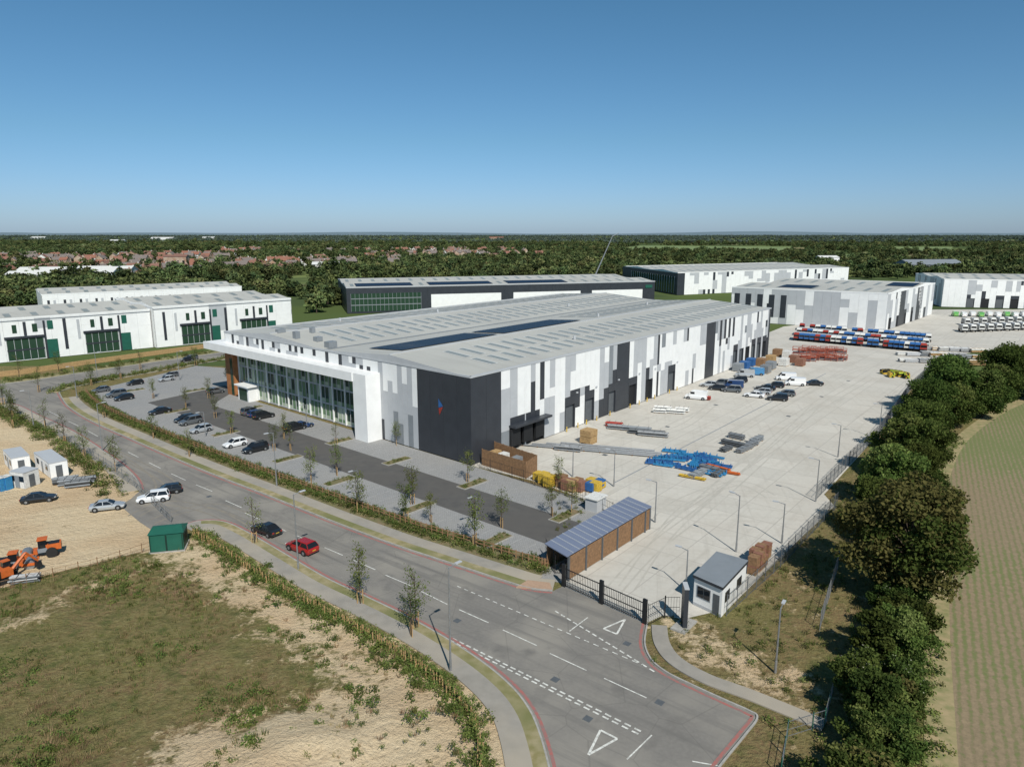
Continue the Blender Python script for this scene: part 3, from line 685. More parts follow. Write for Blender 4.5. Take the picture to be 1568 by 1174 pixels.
def lorry(col, b2):
    mb = MB(); mb.box((0,0,1.1),(8,2.3,.35),'black'); mb.box((3,0,2.1),(1.9,2.4,2.2),col); mb.box((3.96,0,2.5),(.08,2.1,.9),'cglass'); mb.hexa([(2.3,-1.1,3.2),(3.9,-1.1,3.2),(3.9,1.1,3.2),(2.3,1.1,3.2),(2.3,-1,3.8),(3.0,-1,3.8),(3.0,1,3.8),(2.3,1,3.8)],col)
    mb.box((-1,0,2.3),(5.4,2.3,2.0),b2); mb.box((-1,0,3.4),(5.4,2.2,.15),'lgrey')
    for x in (3,-1.5,-2.8):
        for s in (-1,1): mb.tube((x,s*.9,.55),(x,s*1.2,.55),.52,.52,'rubber',10)
    return mb.mesh('lorry')
LM = [lorry('blue','plast'),lorry('redp','blue'),lorry('plast','steel'),lorry('blue','steel'),lorry('plast','mgrey'),lorry('blue','mgrey')]
for r_ in range(3):
    for i in range(25):
        if R.random() < .08: continue
        p = W(1220+i*8+r_*4, 520+i*.72-r_*7.5); place(LM[R.randrange(6)],'lorry',None,(p.x,p.y,.04),-2.0+R.uniform(-.03,.03),(.85,.85,.8))
for r_ in range(2):
    for i in range(10): p = W(1474+i*13+r_*4,508-i*.5-r_*10); place(LM[(2,4,2,2)[(i+r_)%4]],'lorry',None,(p.x,p.y,.04),-1.9+R.uniform(-.04,.04),.85)
# ---------------------------------------------------------------- yard stock
def bundle(name, u, v, L, wd, ht, ang, k, n=6, rows=2, round_=True, kb='timber'):
    mb = MB(); r = wd/n/2
    for j in range(rows):
        for i in range(n):
            y = -wd/2+r+i*2*r; z = .15+r+j*ht/rows; dl = R.uniform(-.15,.15); kk = k if isinstance(k,str) else R.choice(k)
            if round_: mb.tube((-L/2+dl,y,z),(L/2+dl,y,z),r*.95,r*.95,kk,6)
            else: mb.box((dl,y,z),(L,2*r*.93,ht/rows*.9),kk)
    for x in (-L*.35,0,L*.35): mb.box((x,0,.07),(.12,wd,.14),kb); mb.box((x+.3,0,.15+ht),(.05,wd,.04),'black')
    p = W(u,v); return mb.done(name,None,(p.x,p.y,.035),ang)
def rackm(L, wd, ht, k):
    mb = MB()
    for x in (-L/2,0,L/2):
        for y in (-wd/2,wd/2): mb.box((x,y,ht/2),(.1,.1,ht),k)
        for z in (.3,ht*.5,ht-.05): mb.box((x,0,z),(.08,wd,.08),k)
    for y in (-wd/2,wd/2):
        for z in (.3,ht*.5,ht-.05): mb.box((0,y,z),(L,.08,.08),k)
    for i in range(6): mb.tube((-L/2,-wd*.4+i*wd*.16,.45),(L/2,-wd*.4+i*wd*.16,.45),.08,.08,'steel',5); mb.tube((-L/2,-wd*.4+i*wd*.16,ht*.6),(L/2,-wd*.4+i*wd*.16,ht*.6),.08,.08,'rackr',5)
    return mb.mesh('red_storage_rack')
RK = [rackm(4,2,2.2,'rackr'),rackm(3.4,2,1.6,'rackr')]
bx = W(1073,710); ua = Vector((math.cos(aR+.15),math.sin(aR+.15),0)); ub = Vector((-ua.y,ua.x,0))
for i in range(24):
    mb = MB(); L = R.uniform(3.4,6); n_ = R.randint(2,4); k = R.choice(('blue','lblue','lblue','blue'))
    for j in range(n_):
        y = j*.34; mb.box((0,y,.32),(L,.14,.26),k)
        for q in range(R.randint(3,5)): mb.box((-L/2+.5+q*L/4.6,y+.07,.52),(.1,.3,.5),k)
    for x in (-L*.3,L*.3): mb.box((x,n_*.17,.09),(.12,n_*.4,.18),'timber')
    p = bx+ua*R.uniform(-7,5.5)+ub*R.uniform(-6,5.5); mb.done('cantilever_racking_stack',None,(p.x,p.y,.035),aR+.15+R.uniform(-.25,.25)+(math.pi/2 if R.random()<.12 else 0))
for u,v in ((1085,727),(1100,718),(1112,725),(1060,733)): bundle('steel_section_bundle',u,v,4.5,.6,.4,aR+R.uniform(-.2,.2),R.choice(('yellow','steel','orange')),4,2)
for u,v in ((1128,672),(1122,683),(1150,684),(1158,677),(1112,690),(1140,690),(1085,722),(1100,728),(1070,728)):
    bundle('scaffold_bundle',u,v,R.uniform(3,5),1.2,R.uniform(.6,1.1),ANG-.1+math.pi/2*R.choice((0,1)),R.choice(('steel','door','steel','mgrey')),6,3)
LB = W(912,690)
for k in range(4):
    mb = MB(); L = 30-k*4
    for j in range(3): mb.tube((-L/2,j*.2,.3),(L/2,j*.2,.3),.09,.09,'steel',5)
    for x in range(int(-L/2)+1,int(L/2),3): mb.box((x,.2,.1),(.12,.7,.2),'timber')
    p = LB+Vector((math.cos(aR+.32+math.pi/2),math.sin(aR+.32+math.pi/2),0))*(k*.95-1.2); mb.done('long_beam_bundle',None,(p.x+k*.6,p.y,.035),aR+.32)
for u,v,k,L in ((940,653,'redp',3.5),(943,657,'steel',3.5),(975,660,'mgrey',6),(990,665,'door',7),(1000,668,'steel',6),(1015,628,'plast',4),(1035,633,'plast',4),(1045,630,'plast',3),(1010,632,'plast',3),(1078,612,'redp',3),(870,690,'steel',5)):
    bundle('pipe_stack',u,v,L,1.4,1.,aR+.3,k,5,2)
for i in range(20): p = W(1224+(i%10)*7,540+(i//10)*11+R.uniform(-2,2)); place(RK[i%2],'red_storage_rack',None,(p.x,p.y,.035),aR+.1+R.uniform(-.08,.08),1.1)
for i in range(24): bundle('white_pipe_stack',1388+(i%8)*16+R.uniform(-3,3),534+(i//8)*10+(i%8)*.8,R.uniform(4,7),2.0,R.uniform(.8,1.8),ANG-1.0+R.uniform(-.1,.1),(('plast','steel','plast'),('steel','lgrey'),('steel','mgrey'),('timber2','plast'))[i%4],7,4)
for i in range(5): bundle('yellow_plant_stack',1356+i*8,575+R.uniform(-4,4),3,1.4,1.3,.3+i,('yellow','lime','black'),4,3,False)
def pallet(name,u,v,k,s=(1.3,1.1,1.2),ang=0,nx=3,nz=4):
    mb = MB()
    for j in range(nz):
        for i in range(nx):
            kk = k if isinstance(k,str) else R.choice(k)
            mb.box((-s[0]/2+(i+.5)*s[0]/nx,R.uniform(-.03,.03),.16+(j+.5)*s[2]/nz),(s[0]/nx*.94,s[1],s[2]/nz*.92),kk)
    for y in (-s[1]/2+.1,0,s[1]/2-.1): mb.box((0,y,.08),(s[0],.1,.14),'timber2')
    p = W(u,v); return mb.done(name,None,(p.x,p.y,.035),ang)
pallet('timber_crate',901,678,'timber2',(2.6,2.4,2.6),ANG,5,2)
for u,v,k in ((825,735,'yellow'),(833,740,'yellow'),(841,745,'yellow'),(860,745,('brick','timber')),(868,750,('brick','timber')),(876,752,('brick','timber2')),(888,752,'brick'),(905,752,'blue'),(912,752,'yellow'),(918,747,('blue','yellow')),(852,742,'timber'),(906,745,'yellow'),(884,745,'timber')):
    pallet('pallet_stack',u,v,k,(1.6,1.4,R.uniform(1.2,2)),ANG)
for u,v in ((1155,862),(1163,857),(1160,872),(1153,878),(1166,866),(1172,852)): pallet('pallet_stack',u,v,('timber','timber','brick'),(1.2,1.1,R.uniform(1.2,2.2)),ANG,2,8)
for u,v,k in ((1190,545,'timber'),(1205,548,'plast'),(1180,555,'timber2'),(1215,555,'brick'),(1200,560,'plast'),(1180,565,'mgrey'),(1140,565,'blue'),(1165,560,'timber'),(1150,560,'blue'),(1225,560,'brick'),(1130,568,'mgrey'),(1172,571,'steel')): pallet('stock_pallet',u,v,k,(3,2.4,2.2),ANG,4,4)
# ---------------------------------------------------------------- timber compound, shelter, gatehouse
def boardfence(name, P, Q, h, k='timber', gap=.16):
    mb = MB(); L = (Q-P).length; t = (Q-P)/L; n = Vector((-t.y,t.x,0)); s = 0
    while s < L: mb.wbox(P,t,n,s,s+gap*.82,.1,h+R.uniform(-.02,.02),-.03,.03,k); s += gap
    s = 0
    while s < L+.1: mb.wbox(P,t,n,s-.06,s+.06,0,h+.05,.03,.15,'timber'); s += 2.4
    return mb.done(name)
c1 = W(738,712); c2 = W(806,733); c3 = W(822,722); c4 = W(757,700)
boardfence('timber_fence',c1,c2,3.0); boardfence('timber_fence',c2,c3,3.0); boardfence('timber_fence',c4,c3,3.0)
for u,v,k in ((770,712,'plast'),(790,718,'mgrey'),(758,708,'timber2')): pallet('pallet_stack',u,v,k,(2.2,1.4,2.0),ANG)
bs = empty('cycle_shelter')
zr = 3.2; a = W(834,833,zr); b = W(868,853,zr); c_ = W(998,776,zr); d_ = W(962,761,zr)
mb = MB()
mb.hexa([a,b,c_,d_,a+Vector((0,0,.12)),b+Vector((0,0,.12)),c_+Vector((0,0,.12)),d_+Vector((0,0,.12))],'polyroof')
for i in range(1,16):
    p0 = a.lerp(d_,i/16)+Vector((0,0,.15)); p1 = b.lerp(c_,i/16)+Vector((0,0,.15)); mb.tube(p0,p1,.06,.06,'lgrey',4)
mb.done('roof',bs)
mb = MB(); a0,b0,c0,d0 = [V2(x) for x in (a,b,c_,d_)]
ctr = (a0+b0+c0+d0)/4
ins = [x+(ctr-x)*.04 for x in (a0,b0,c0,d0)]
for P, Q in ((ins[1],ins[2]),(ins[3],ins[0]),(ins[2],ins[3])):
    L = (Q-P).length; t = (Q-P)/L; n = Vector((-t.y,t.x,0)); z = .15
    while z < 2.95: mb.wbox(P,t,n,0,L,z,z+.13,-.03,.03,'timber'); z += .17
    s = 0
    while s < L: mb.wbox(P,t,n,s-.08,s+.08,0,3.15,-.2,.06,'door'); s += 3.6
mb.done('slatted_walls',bs)
mb = MB(); p = W(912,779); mb.box((p.x,p.y,.95),(2.6,2.0,1.9),'lgrey',ANG); mb.box((p.x,p.y,1.98),(3.0,2.4,.15),'plast',ANG); mb.box((p.x+.2,p.y-1.2,.9),(.8,.1,1.7),'door',ANG); mb.done('smoking_shelter')
gh = empty('gatehouse'); zr = 3.5
q = [W(1061,881,zr),W(1107,901,zr),W(1146,859,zr),W(1097,845,zr)]; q = [V2(x) for x in q]; ct = sum(q,Vector())/4
mb = MB(); ins = [x+(ct-x)*.06 for x in q]; mb.prism([(x.x,x.y) for x in ins],0,3.3,'white'); mb.done('walls',gh)
mb = MB(); mb.prism([(x.x,x.y) for x in q],3.3,3.62,'dark',top='mgrey'); mb.done('roof',gh)
mb = MB()
def onwall(P,Q,a,b,z0,z1,k,d=.04):
    L=(Q-P).length; t=(Q-P)/L; n=Vector((t.y,-t.x,0)); 
    if n.dot(ct-P) > 0: n = -n
    mb.wbox(P,t,n,L*a,L*b,z0,z1,0,d,k)
onwall(ins[0],ins[1],.12,.62,1.2,2.6,'lgrey',.05); onwall(ins[0],ins[1],.15,.36,1.3,2.5,'cglass',.09); onwall(ins[0],ins[1],.38,.59,1.3,2.5,'cglass',.09)
onwall(ins[0],ins[1],.70,.92,.1,2.4,'door'); onwall(ins[1],ins[2],.12,.30,1.3,2.5,'cglass'); onwall(ins[1],ins[2],.6,.8,1.3,2.5,'cglass'); onwall(ins[3],ins[0],.2,.8,1.3,2.5,'cglass')
onwall(ins[0],ins[1],0,1,.05,.4,'lgrey',.03)
mb.done('windows_and_door',gh)
mb = MB(); p = W(1047,958); mb.box((p.x,p.y,.1),(3.0,1.6,.2),'kerb',ANG); mb.box((p.x,p.y,2.3),(1.5,.45,4.4),'dark',ANG+.6); mb.box((p.x-.15,p.y-.26,2.3),(.3,.1,3.9),'white',ANG+.6); mb.box((p.x,p.y,4.55),(1.54,.5,.12),'lgrey',ANG+.6); mb.done('totem_sign')
def meshfence(name, pts, h=2.4, k='steel', bar=.35, kp='steel', r=.018):
    mb = MB()
    for P, Q in zip(pts[:-1], pts[1:]):
        L = (Q-P).length; t = (Q-P)/L; s = 0
        while s < L:
            x = P+t*s; mb.tube((x.x,x.y,.05),(x.x,x.y,h),r,r,k,3,False); s += bar
        s = 0
        while s <= L+.01:
            x = P+t*min(s,L); mb.tube((x.x,x.y,0),(x.x,x.y,h+.15),.05,.05,kp,4); s += 2.6
        for z in (.2,h*.5,h-.05): mb.tube((P.x,P.y,z),(Q.x,Q.y,z),.025,.025,k,4)
    return mb.done(name)
G0 = W(862,897); G1 = W(988,955)
gt = MB(); L = (G1-G0).length; t = (G1-G0)/L; s = 0
while s < L: x = G0+t*s; gt.tube((x.x,x.y,.15),(x.x,x.y,2.4),.032,.032,'black',4); s += .24
for z in (.25,1.3,2.3): gt.tube((G0.x,G0.y,z),(G1.x,G1.y,z),.06,.06,'black',4)
for f in (0,.02,.48,.5,.98,1): x = G0+t*L*f; gt.box((x.x,x.y,1.4),(.25,.25,2.8),'black',ANG)
gt.done('sliding_gate')
meshfence('weldmesh_fence', WL((1112,943),(1195,868),(1282,776)), 2.4, 'door', .3, 'door')
meshfence('weldmesh_fence', WL((1250,765),(1300,712),(1345,668),(1392,600),(1440,555)), 2.4, 'door', .35, 'door')
meshfence('weldmesh_fence', WL((735,716),(905,772),(942,792)), 2.0, 'black', .4, 'black')
meshfence('weldmesh_fence', WL((872,880),(850,878),(835,850)), 2.4, 'black', .3, 'black')
meshfence('weldmesh_fence', WL((992,958),(1018,945),(1040,945)), 2.4, 'black', .3, 'black')
meshfence('site_fence', WL((1255,965),(1283,870)), 2.2, 'steel', .4)
meshfence('site_gate', WL((1195,1190),(1205,1130),(1262,1112),(1275,1060)), 1.6, 'steel', .5, 'green', .012)
meshfence('site_fence', WL((0,905),(150,868),(232,842)), 1.2, 'timber', 1.3, 'timber', .02)
meshfence('site_fence', WL((262,800),(205,745),(160,715),(90,670)), 1.8, 'steel', .5)
mb = MB(); rl = offs(KN[2:-6], 5.6)
for i in range(len(rl)-1):
    for z in (.55,1.0): mb.tube((rl[i].x,rl[i].y,z+.1),(rl[i+1].x,rl[i+1].y,z+.1),.06,.06,'timber',4)
    m_ = int((rl[i+1]-rl[i]).length/1.8)+1
    for k in range(m_): x = rl[i].lerp(rl[i+1],k/m_); mb.box((x.x,x.y,.65),(.13,.13,1.2),'timber')
mb.done('timber_rail_fence')
w0 = smooth(WL((-160,590),(0,577),(150,556),(330,531)),4); strip('boundary_wall', w0, 0, .35, 1.5, 'timber2', 0)
def lamp(u, v, h, ang, double=False, name='street_lamp'):
    mb = MB(); mb.tube((0,0,0),(0,0,1.2),.13,.12,'steel',8); mb.tube((0,0,1.2),(0,0,h),.095,.06,'steel',8)
    for s in ((1,-1) if double else (1,)):
        mb.tube((0,0,h-.05),(s*.9,0,h+.1),.05,.04,'steel',6); mb.box((s*1.2,0,h+.12),(.75,.3,.1),'lgrey'); mb.box((s*1.2,0,h+.06),(.6,.22,.03),'plast')
    p = W(u,v); return mb.done(name,None,(p.x,p.y,.05),ang)
for u,v,h,a in ((690,1028,10.4,aN+math.pi),(457,872,9.6,aN+math.pi),(424,745,9,aN),(157,690,9,aN+math.pi),(1127,845,7.6,2.2),(1249,768,6.6,2.6),(1197,832,5.5,2.6),(730,812,5,aN),(549,768,5,aN),(315,668,5,aN),(118,610,8,aN),(1003,800,6,2.6),(940,745,6,2.6),(1345,672,7,2.8),(877,730,5,2.6),(1283,700,6,2.6),(470,655,5,aN),(52,655,8,aN),(275,582,8,0),(150,583,8,0),(1187,1030,6.5,1),(1050,905,5,2.4)): lamp(u,v,h,a)
mb = MB(); p = W(260,838)
mb.box((0,0,.1),(4.3,3.3,.2),'kerb'); mb.box((0,0,1.35),(4,3,2.4),'green')
mb.hexa([(-2.15,-1.65,2.55),(2.15,-1.65,2.55),(2.15,1.65,2.55),(-2.15,1.65,2.55),(-1.7,-.15,3.1),(1.7,-.15,3.1),(1.7,.15,3.1),(-1.7,.15,3.1)],'green')
for x in (-.95,.95): mb.box((x,-1.53,1.3),(1.7,.06,2.1),'green')
for x in (-1.9,-.05,.05,1.9): mb.box((x,-1.56,1.3),(.05,.08,2.1),'black')
for s in (-1,1): mb.box((s*2.02,0,1.4),(.05,1.6,.9),'black')
mb.done('substation_kiosk',None,(p.x,p.y,.0),.25)
def cabin(u,v,L,ang,k='white',two=False):
    mb = MB()
    for f in range(2 if two else 1):
        z = f*2.75; mb.box((0,0,z+1.35),(L,2.6,2.6),k); mb.box((0,0,z+2.68),(L+.1,2.7,.1),'lgrey')
        for s in (-1,1):
            for q in (-.28,.28): mb.box((q*L,s*1.31,z+1.6),(1.2,.06,.9),'cglass')
        mb.box((L/2+.01,0,z+1.1),(.06,.95,2.0),'door'); mb.box((0,-1.32,z+1.1),(.95,.06,2.0),'mgrey')
        for x in (-L/2+.1,L/2-.1):
            for s in (-1,1): mb.box((x,s*1.28,z+1.35),(.12,.12,2.62),'lgrey')
    p = W(u,v); return mb.done('site_cabin',None,(p.x,p.y,.1),ang)
cabin(80,722,9,-.75,'white'); cabin(28,716,7,-.8,'white'); cabin(40,744,3,-.3,'plast')
mb = MB(); mb.box((0,0,1.1),(1.1,1.1,2.2),'lblue'); mb.box((0,0,2.25),(1.2,1.2,.12),'plast'); mb.box((0,-.57,1.1),(.8,.04,1.9),'blue'); pt = mb.mesh('portable_toilet')
for u,v in ((12,750),(4,752)): p = W(u,v); place(pt,'portable_toilet',None,(p.x,p.y,.1),-.3)
for u,v in ((110,742),(120,745),(128,740),(100,740)): bundle('pipe_stack',u,v,3.5,1.6,.9,.4,('door','mgrey','black'),5,3)
def excavator(u,v,ang,s=1.):
    mb = MB()
    for y in (-1.1,1.1):
        mb.box((0,y,.45),(3.2,.5,.7),'rubber'); mb.tube((1.6,y-.25,.45),(1.6,y+.25,.45),.38,.38,'rubber',10); mb.tube((-1.6,y-.25,.45),(-1.6,y+.25,.45),.38,.38,'rubber',10)
    mb.box((0,0,.95),(1.6,1.6,.3),'black'); mb.box((-.6,0,1.6),(2.6,2.4,1.0),'orange'); mb.box((-1.5,0,1.7),(.9,2.5,1.2),'black')
    mb.hexa([(-.1,.2,2.0),(1.3,.2,1.5),(1.3,1.2,1.5),(-.1,1.2,2.0),(0,.25,3.0),(.9,.25,3.0),(.9,1.15,3.0),(0,1.15,3.0)],'cglass'); mb.box((.45,.7,3.04),(1.1,1.05,.1),'orange')
    mb.tube((.8,-.3,1.6),(3.0,-.3,3.6),.28,.22,'orange',6); mb.tube((3.0,-.3,3.6),(4.6,-.3,1.6),.2,.15,'orange',6); mb.tube((1.4,-.3,1.6),(2.4,-.3,2.9),.08,.08,'steel',6)
    mb.hexa([(4.2,-.8,.6),(5.0,-.8,.6),(5.0,.2,.6),(4.2,.2,.6),(4.3,-.8,1.6),(4.9,-.8,1.5),(4.9,.2,1.5),(4.3,.2,1.6)],'black')
    p = W(u,v); o = mb.done('excavator',None,(p.x,p.y,.1),ang); o.scale = (s,)*3
def roller(u,v,ang,s_=1.):
    mb = MB(); mb.tube((1.7,-1,.75),(1.7,1,.75),.75,.75,'steel',16); mb.box((1.7,1.1,.9),(1.9,.15,.4),'orange'); mb.box((1.7,-1.1,.9),(1.9,.15,.4),'orange'); mb.box((.6,0,1.0),(.5,1.4,.6),'orange')
    for s in (-1,1): mb.tube((-1.4,s*.7,.75),(-1.4,s*1.15,.75),.75,.75,'rubber',14)
    mb.box((-1.7,0,1.5),(1.9,1.5,.9),'orange'); mb.box((-1.75,0,1.98),(1.4,1.2,.08),'black'); mb.box((-.3,0,1.2),(1.2,1.6,.6),'mgrey'); mb.box((-.35,0,2.1),(1.1,1.3,1.2),'cglass'); mb.box((-.35,0,2.78),(1.3,1.5,.12),'orange')
    p = W(u,v); o = mb.done('road_roller',None,(p.x,p.y,.1),ang); o.scale = (s_,)*3
roller(64,853,.5+math.pi,.85); excavator(10,890,1.0,.75); roller(28,872,.4,.8); bundle('pipe_stack',40,892,3,1.2,.8,.3,('steel','door'),5,3)
mb = MB(); p = W(912,452); mb.tube((0,0,2),(-1,0,12),.5,.4,'mgrey',6); mb.tube((-1,0,12),(10,0,38),.4,.28,'mgrey',5); mb.tube((10,0,38),(14,0,40),.28,.2,'mgrey',5); mb.box((0,0,1.8),(7,2.8,1.6),'yellow'); mb.box((2.6,0,2.9),(1.6,2.4,1.2),'cglass')
for x in (-2.5,0,2.5):
    for s in (-1,1): mb.tube((x,s*1.1,.6),(x,s*1.45,.6),.6,.6,'rubber',10)
mb.done('mobile_crane',None,(p.x,p.y,0),0)
# ---------------------------------------------------------------- vegetation
def leaf(mb, c, s, k, rg, up=.5):
    n = Vector((rg.gauss(0,1),rg.gauss(0,1),rg.gauss(0,1)+up)).normalized(); a = n.orthogonal().normalized(); b = n.cross(a); t = rg.random()*6.28
    a2 = a*math.cos(t)+b*math.sin(t); b2 = n.cross(a2); 
    mb.face([c-a2*s, c-b2*s*.6, c+a2*s, c+b2*s*.6], k)
def tree_mesh(name, h, cr, z0, nl, ls, seed, keys=('leafd','leafm','leafl'), trunk=.25, nb=26, blob=.34, bloss=0):
    rg = random.Random(seed); mb = MB(); top = h*.8
    mb.tube((0,0,0),(0,0,z0+.1*h),trunk,trunk*.75,'bark',7,False); mb.tube((0,0,z0+.1*h),(rg.uniform(-.3,.3),rg.uniform(-.3,.3),top),trunk*.75,trunk*.15,'bark',6,False)
    bl = []
    for i in range(nb):
        f = (i+.5)/nb; ph = i*2.399+rg.uniform(-.4,.4); zz = z0+(h-z0)*(.08+.84*f)
        env = math.sin(math.pi*min(1,(.12+.80*f)))**.6; rr_ = cr*env*rg.uniform(.25,.95)*(1-blob*.4)
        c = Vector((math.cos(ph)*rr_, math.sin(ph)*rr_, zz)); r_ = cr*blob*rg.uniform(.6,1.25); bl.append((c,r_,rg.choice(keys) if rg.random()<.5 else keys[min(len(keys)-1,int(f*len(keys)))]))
        st = Vector((0,0,z0*.8+(zz-z0)*.5)); mb.tube(st,c,trunk*.3,trunk*.06,'bark',4,False)
    tot = sum(r*r for _,r,_ in bl)
    for c, r_, k in bl:
        for _ in range(int(nl*r_*r_/tot)):
            d = Vector((rg.gauss(0,1),rg.gauss(0,1),rg.gauss(0,1)*.85)).normalized(); rad = r_*(rg.random()**.35)*rg.uniform(.8,1.25)
            p = c+Vector((d.x,d.y,d.z*.78))*rad
            if bloss and d.z > .3 and rg.random() < bloss: leaf(mb,p,ls*.55,'blossom',rg,2); continue
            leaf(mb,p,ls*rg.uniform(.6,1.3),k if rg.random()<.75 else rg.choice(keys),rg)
    return mb.mesh(name)
BIG = [tree_mesh('broadleaf_tree',14,7.2,2.5,22000,.23,21,('leafb','leafm','leafb'),.4,44,.25), tree_mesh('broadleaf_tree',12,6,1.5,15000,.24,22,('leafd','leafm','leafm'),.35,38,.28), tree_mesh('broadleaf_tree',11,5.5,1.2,14000,.24,23,('leafd','leafm','leafl'),.3,36,.28)]
BUSH = [tree_mesh('hedge_shrub',4.5,2.8,.3,7000,.15,31,('leafd','leafm','leafl'),.12,28,.27), tree_mesh('hedge_shrub',4.2,2.6,.3,7000,.15,32,('leafd','leafd','leafm'),.12,28,.27,.06), tree_mesh('hedge_shrub',3.4,2.2,.2,5000,.14,33,('leafm','leafb','leafd'),.1,22,.28), tree_mesh('hedge_shrub',5.2,2.2,.3,6500,.15,34,('leafd','leafm','leafd'),.12,26,.28)]
place(BIG[0],'broadleaf_tree',None,(43.5,72,0),.6,(1.08,1.08,1.02)); place(BIG[0],'broadleaf_tree',None,(51,82,0),2.6,.75)
rg = random.Random(77)
def along(line, f):
    L = [(line[i+1]-line[i]).length for i in range(len(line)-1)]; s = f*sum(L)
    for i, l in enumerate(L):
        if s <= l: return line[i].lerp(line[i+1], s/l)
        s -= l
    return line[-1].copy()
for (x,y,h) in ((37,61,6),(49,88,8.5),(56,91,7.5),(57,99,10),(63,104,8.5),(66,112,11.5),(72,117,9),(74,125,10.5),(81,131,9),(84,139,11.5),(92,144,10),(90,148,9),(96,153,14),(104,152,11),(101,161,12.5),(112,158,11),(118,168,13.5),(128,166,11),(126,176,13),(138,174,12),(140,184,13),(150,180,12),(158,188,13),(170,190,12),(172,200,13),(186,204,13),(200,212,12),(220,224,13),(240,236,13),(262,250,13)):
    m_ = rg.choice(BIG[1:]); hh = 12 if m_ is BIG[1] else 11; place(m_,'broadleaf_tree',None,(x+rg.uniform(-1,1),y+rg.uniform(-1,1),-.2),rg.uniform(0,6),h/hh)
hl = HEDGE_R[:9]
for i in range(76):
    p = along(hl,(i+.5)/76)+Vector((rg.uniform(-2.2,1.8),rg.uniform(-1.6,1.6),0)); m_ = rg.choice(BUSH if p.y<75 else (BUSH[0],BUSH[2],BUSH[3])); place(m_,'hedge_shrub',None,(p.x+.3,p.y,-.1),rg.uniform(0,6),rg.uniform(.5,1.2))
SAP = []
for i in range(4):
    rg2 = random.Random(50+i); mb = MB(); hh = rg2.uniform(4.4,5.6); mb.tube((0,0,0),(0,0,hh*.9),.06,.02,'bark',5,False); mb.box((.25,0,.7),(.08,.08,1.4),'timber2'); mb.box((-.25,0,.7),(.08,.08,1.4),'timber2'); mb.box((0,0,1.2),(.55,.05,.08),'timber2')
    for j in range(22):
        z = hh*rg2.uniform(.32,.95); a_ = rg2.random()*6.28; rr_ = (1.25-.8*abs(z/hh-.55))*rg2.uniform(.4,1); e_ = Vector((math.cos(a_)*rr_,math.sin(a_)*rr_,z+.5)); mb.tube((0,0,z-.3),e_,.02,.008,'bark',3,False)
        for _ in range(26 if i<3 else 11): leaf(mb,e_.lerp(Vector((0,0,z)),rg2.random()*.6)+Vector((rg2.gauss(0,.2),rg2.gauss(0,.2),rg2.gauss(0,.22))),.09,rg2.choice(('leafm','leafl','leafl')),rg2)
    SAP.append(mb.mesh('sapling_tree'))
for u,v,s in ((547,785,1.3),(632,772,1.2),(477,742,1.2),(516,728,1.1),(607,682,.95),(727,838,1.4),(768,808,1.1),(716,738,1.1),(552,925,1.3),(637,962,1.3),(630,975,1.1),(177,722,1.2),(70,655,1.2),(355,664,1),(622,800,1.2),(435,672,1),(390,832,1.2),(445,690,1),(330,640,1),(855,748,1),(660,800,.9),(290,700,1),(235,672,1),(160,640,1),(140,590,1.2),(60,600,1.3),(20,655,1.3),(100,680,1.2),(320,610,1),(20,640,1.2),(130,700,1.1),(235,610,1),(285,625,1),(515,680,.9),(845,790,1),(875,785,1),(350,590,1.1),(420,690,1),(185,580,1.2),(215,565,1.2),(90,570,1.2),(30,580,1.3),(300,560,1.2),(5,620,1.3)):
    p = W(u,v); place(rg.choice(SAP),'sapling_tree',None,(p.x,p.y,0),rg.uniform(0,6),s)
def scatter(name, child_mesh, child_name, pts):
    vs = []; fs = []
    for (x,y,z,s) in pts:
        a_ = R.random()*6.283; b = len(vs)
        for k in range(4): vs.append((x+math.cos(a_+k*math.pi/2)*s*.7071, y+math.sin(a_+k*math.pi/2)*s*.7071, z))
        fs.append((b,b+1,b+2,b+3))
    me = bpy.data.meshes.new(name); me.from_pydata(vs,[],fs); o = place(me,name)
    c = place(child_mesh,child_name,o); o.instance_type = 'FACES'; o.use_instance_faces_scale = True; o.instance_faces_scale = 1; o.show_instancer_for_render = False; o.show_instancer_for_viewport = False
    return o
def unit_tree(seed, keys, nl=420, ls=.085):
    rg = random.Random(seed); mb = MB(); mb.tube((0,0,0),(0,0,.5),.03,.015,'bark',4,False)
    bl = [(Vector((rg.uniform(-.3,.3),rg.uniform(-.3,.3),rg.uniform(.32,.8))),rg.uniform(.16,.28),rg.choice(keys)) for _ in range(11)]
    for c,r_,k in bl:
        for _ in range(nl//11):
            d = Vector((rg.gauss(0,1),rg.gauss(0,1),rg.gauss(0,1))).normalized()*r_*rg.random()**.3; leaf(mb,c+d,ls*rg.uniform(.7,1.3),k,rg,.8)
    return mb.mesh('tree')
UT = [unit_tree(1,('fard','farm','fard')),unit_tree(2,('fard','farm')),unit_tree(3,('farm','farm','farl')),unit_tree(4,('farm','farl','fard'))]
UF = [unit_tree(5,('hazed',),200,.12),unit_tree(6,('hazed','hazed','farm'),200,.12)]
EST = [(-700,150),(-420,215),(-300,330),(-240,430),(-120,440),(-100,350),(-96,520),(210,680),(330,640),(480,560),(480,100),(-200,60)]
FPX = [((930,384),(1195,385),(1215,378),(980,376)),((1370,386),(1450,386),(1460,378),(1360,378)),((300,381),(480,381),(480,377),(330,377)),((1010,371),(1240,371),(1240,368),(1040,368)),((60,378),(200,379),(210,375),(90,375)),((640,371),(820,371),(820,368),(660,368)),((1255,395),(1340,396),(1350,390),(1270,389)),((1480,372),(1600,372),(1600,368),(1490,368)),((380,369),(520,369),(510,366),(390,366)),((960,393),(1040,394),(1050,390),(970,389))]
FIELDS = [WL(*f_) for f_ in FPX]
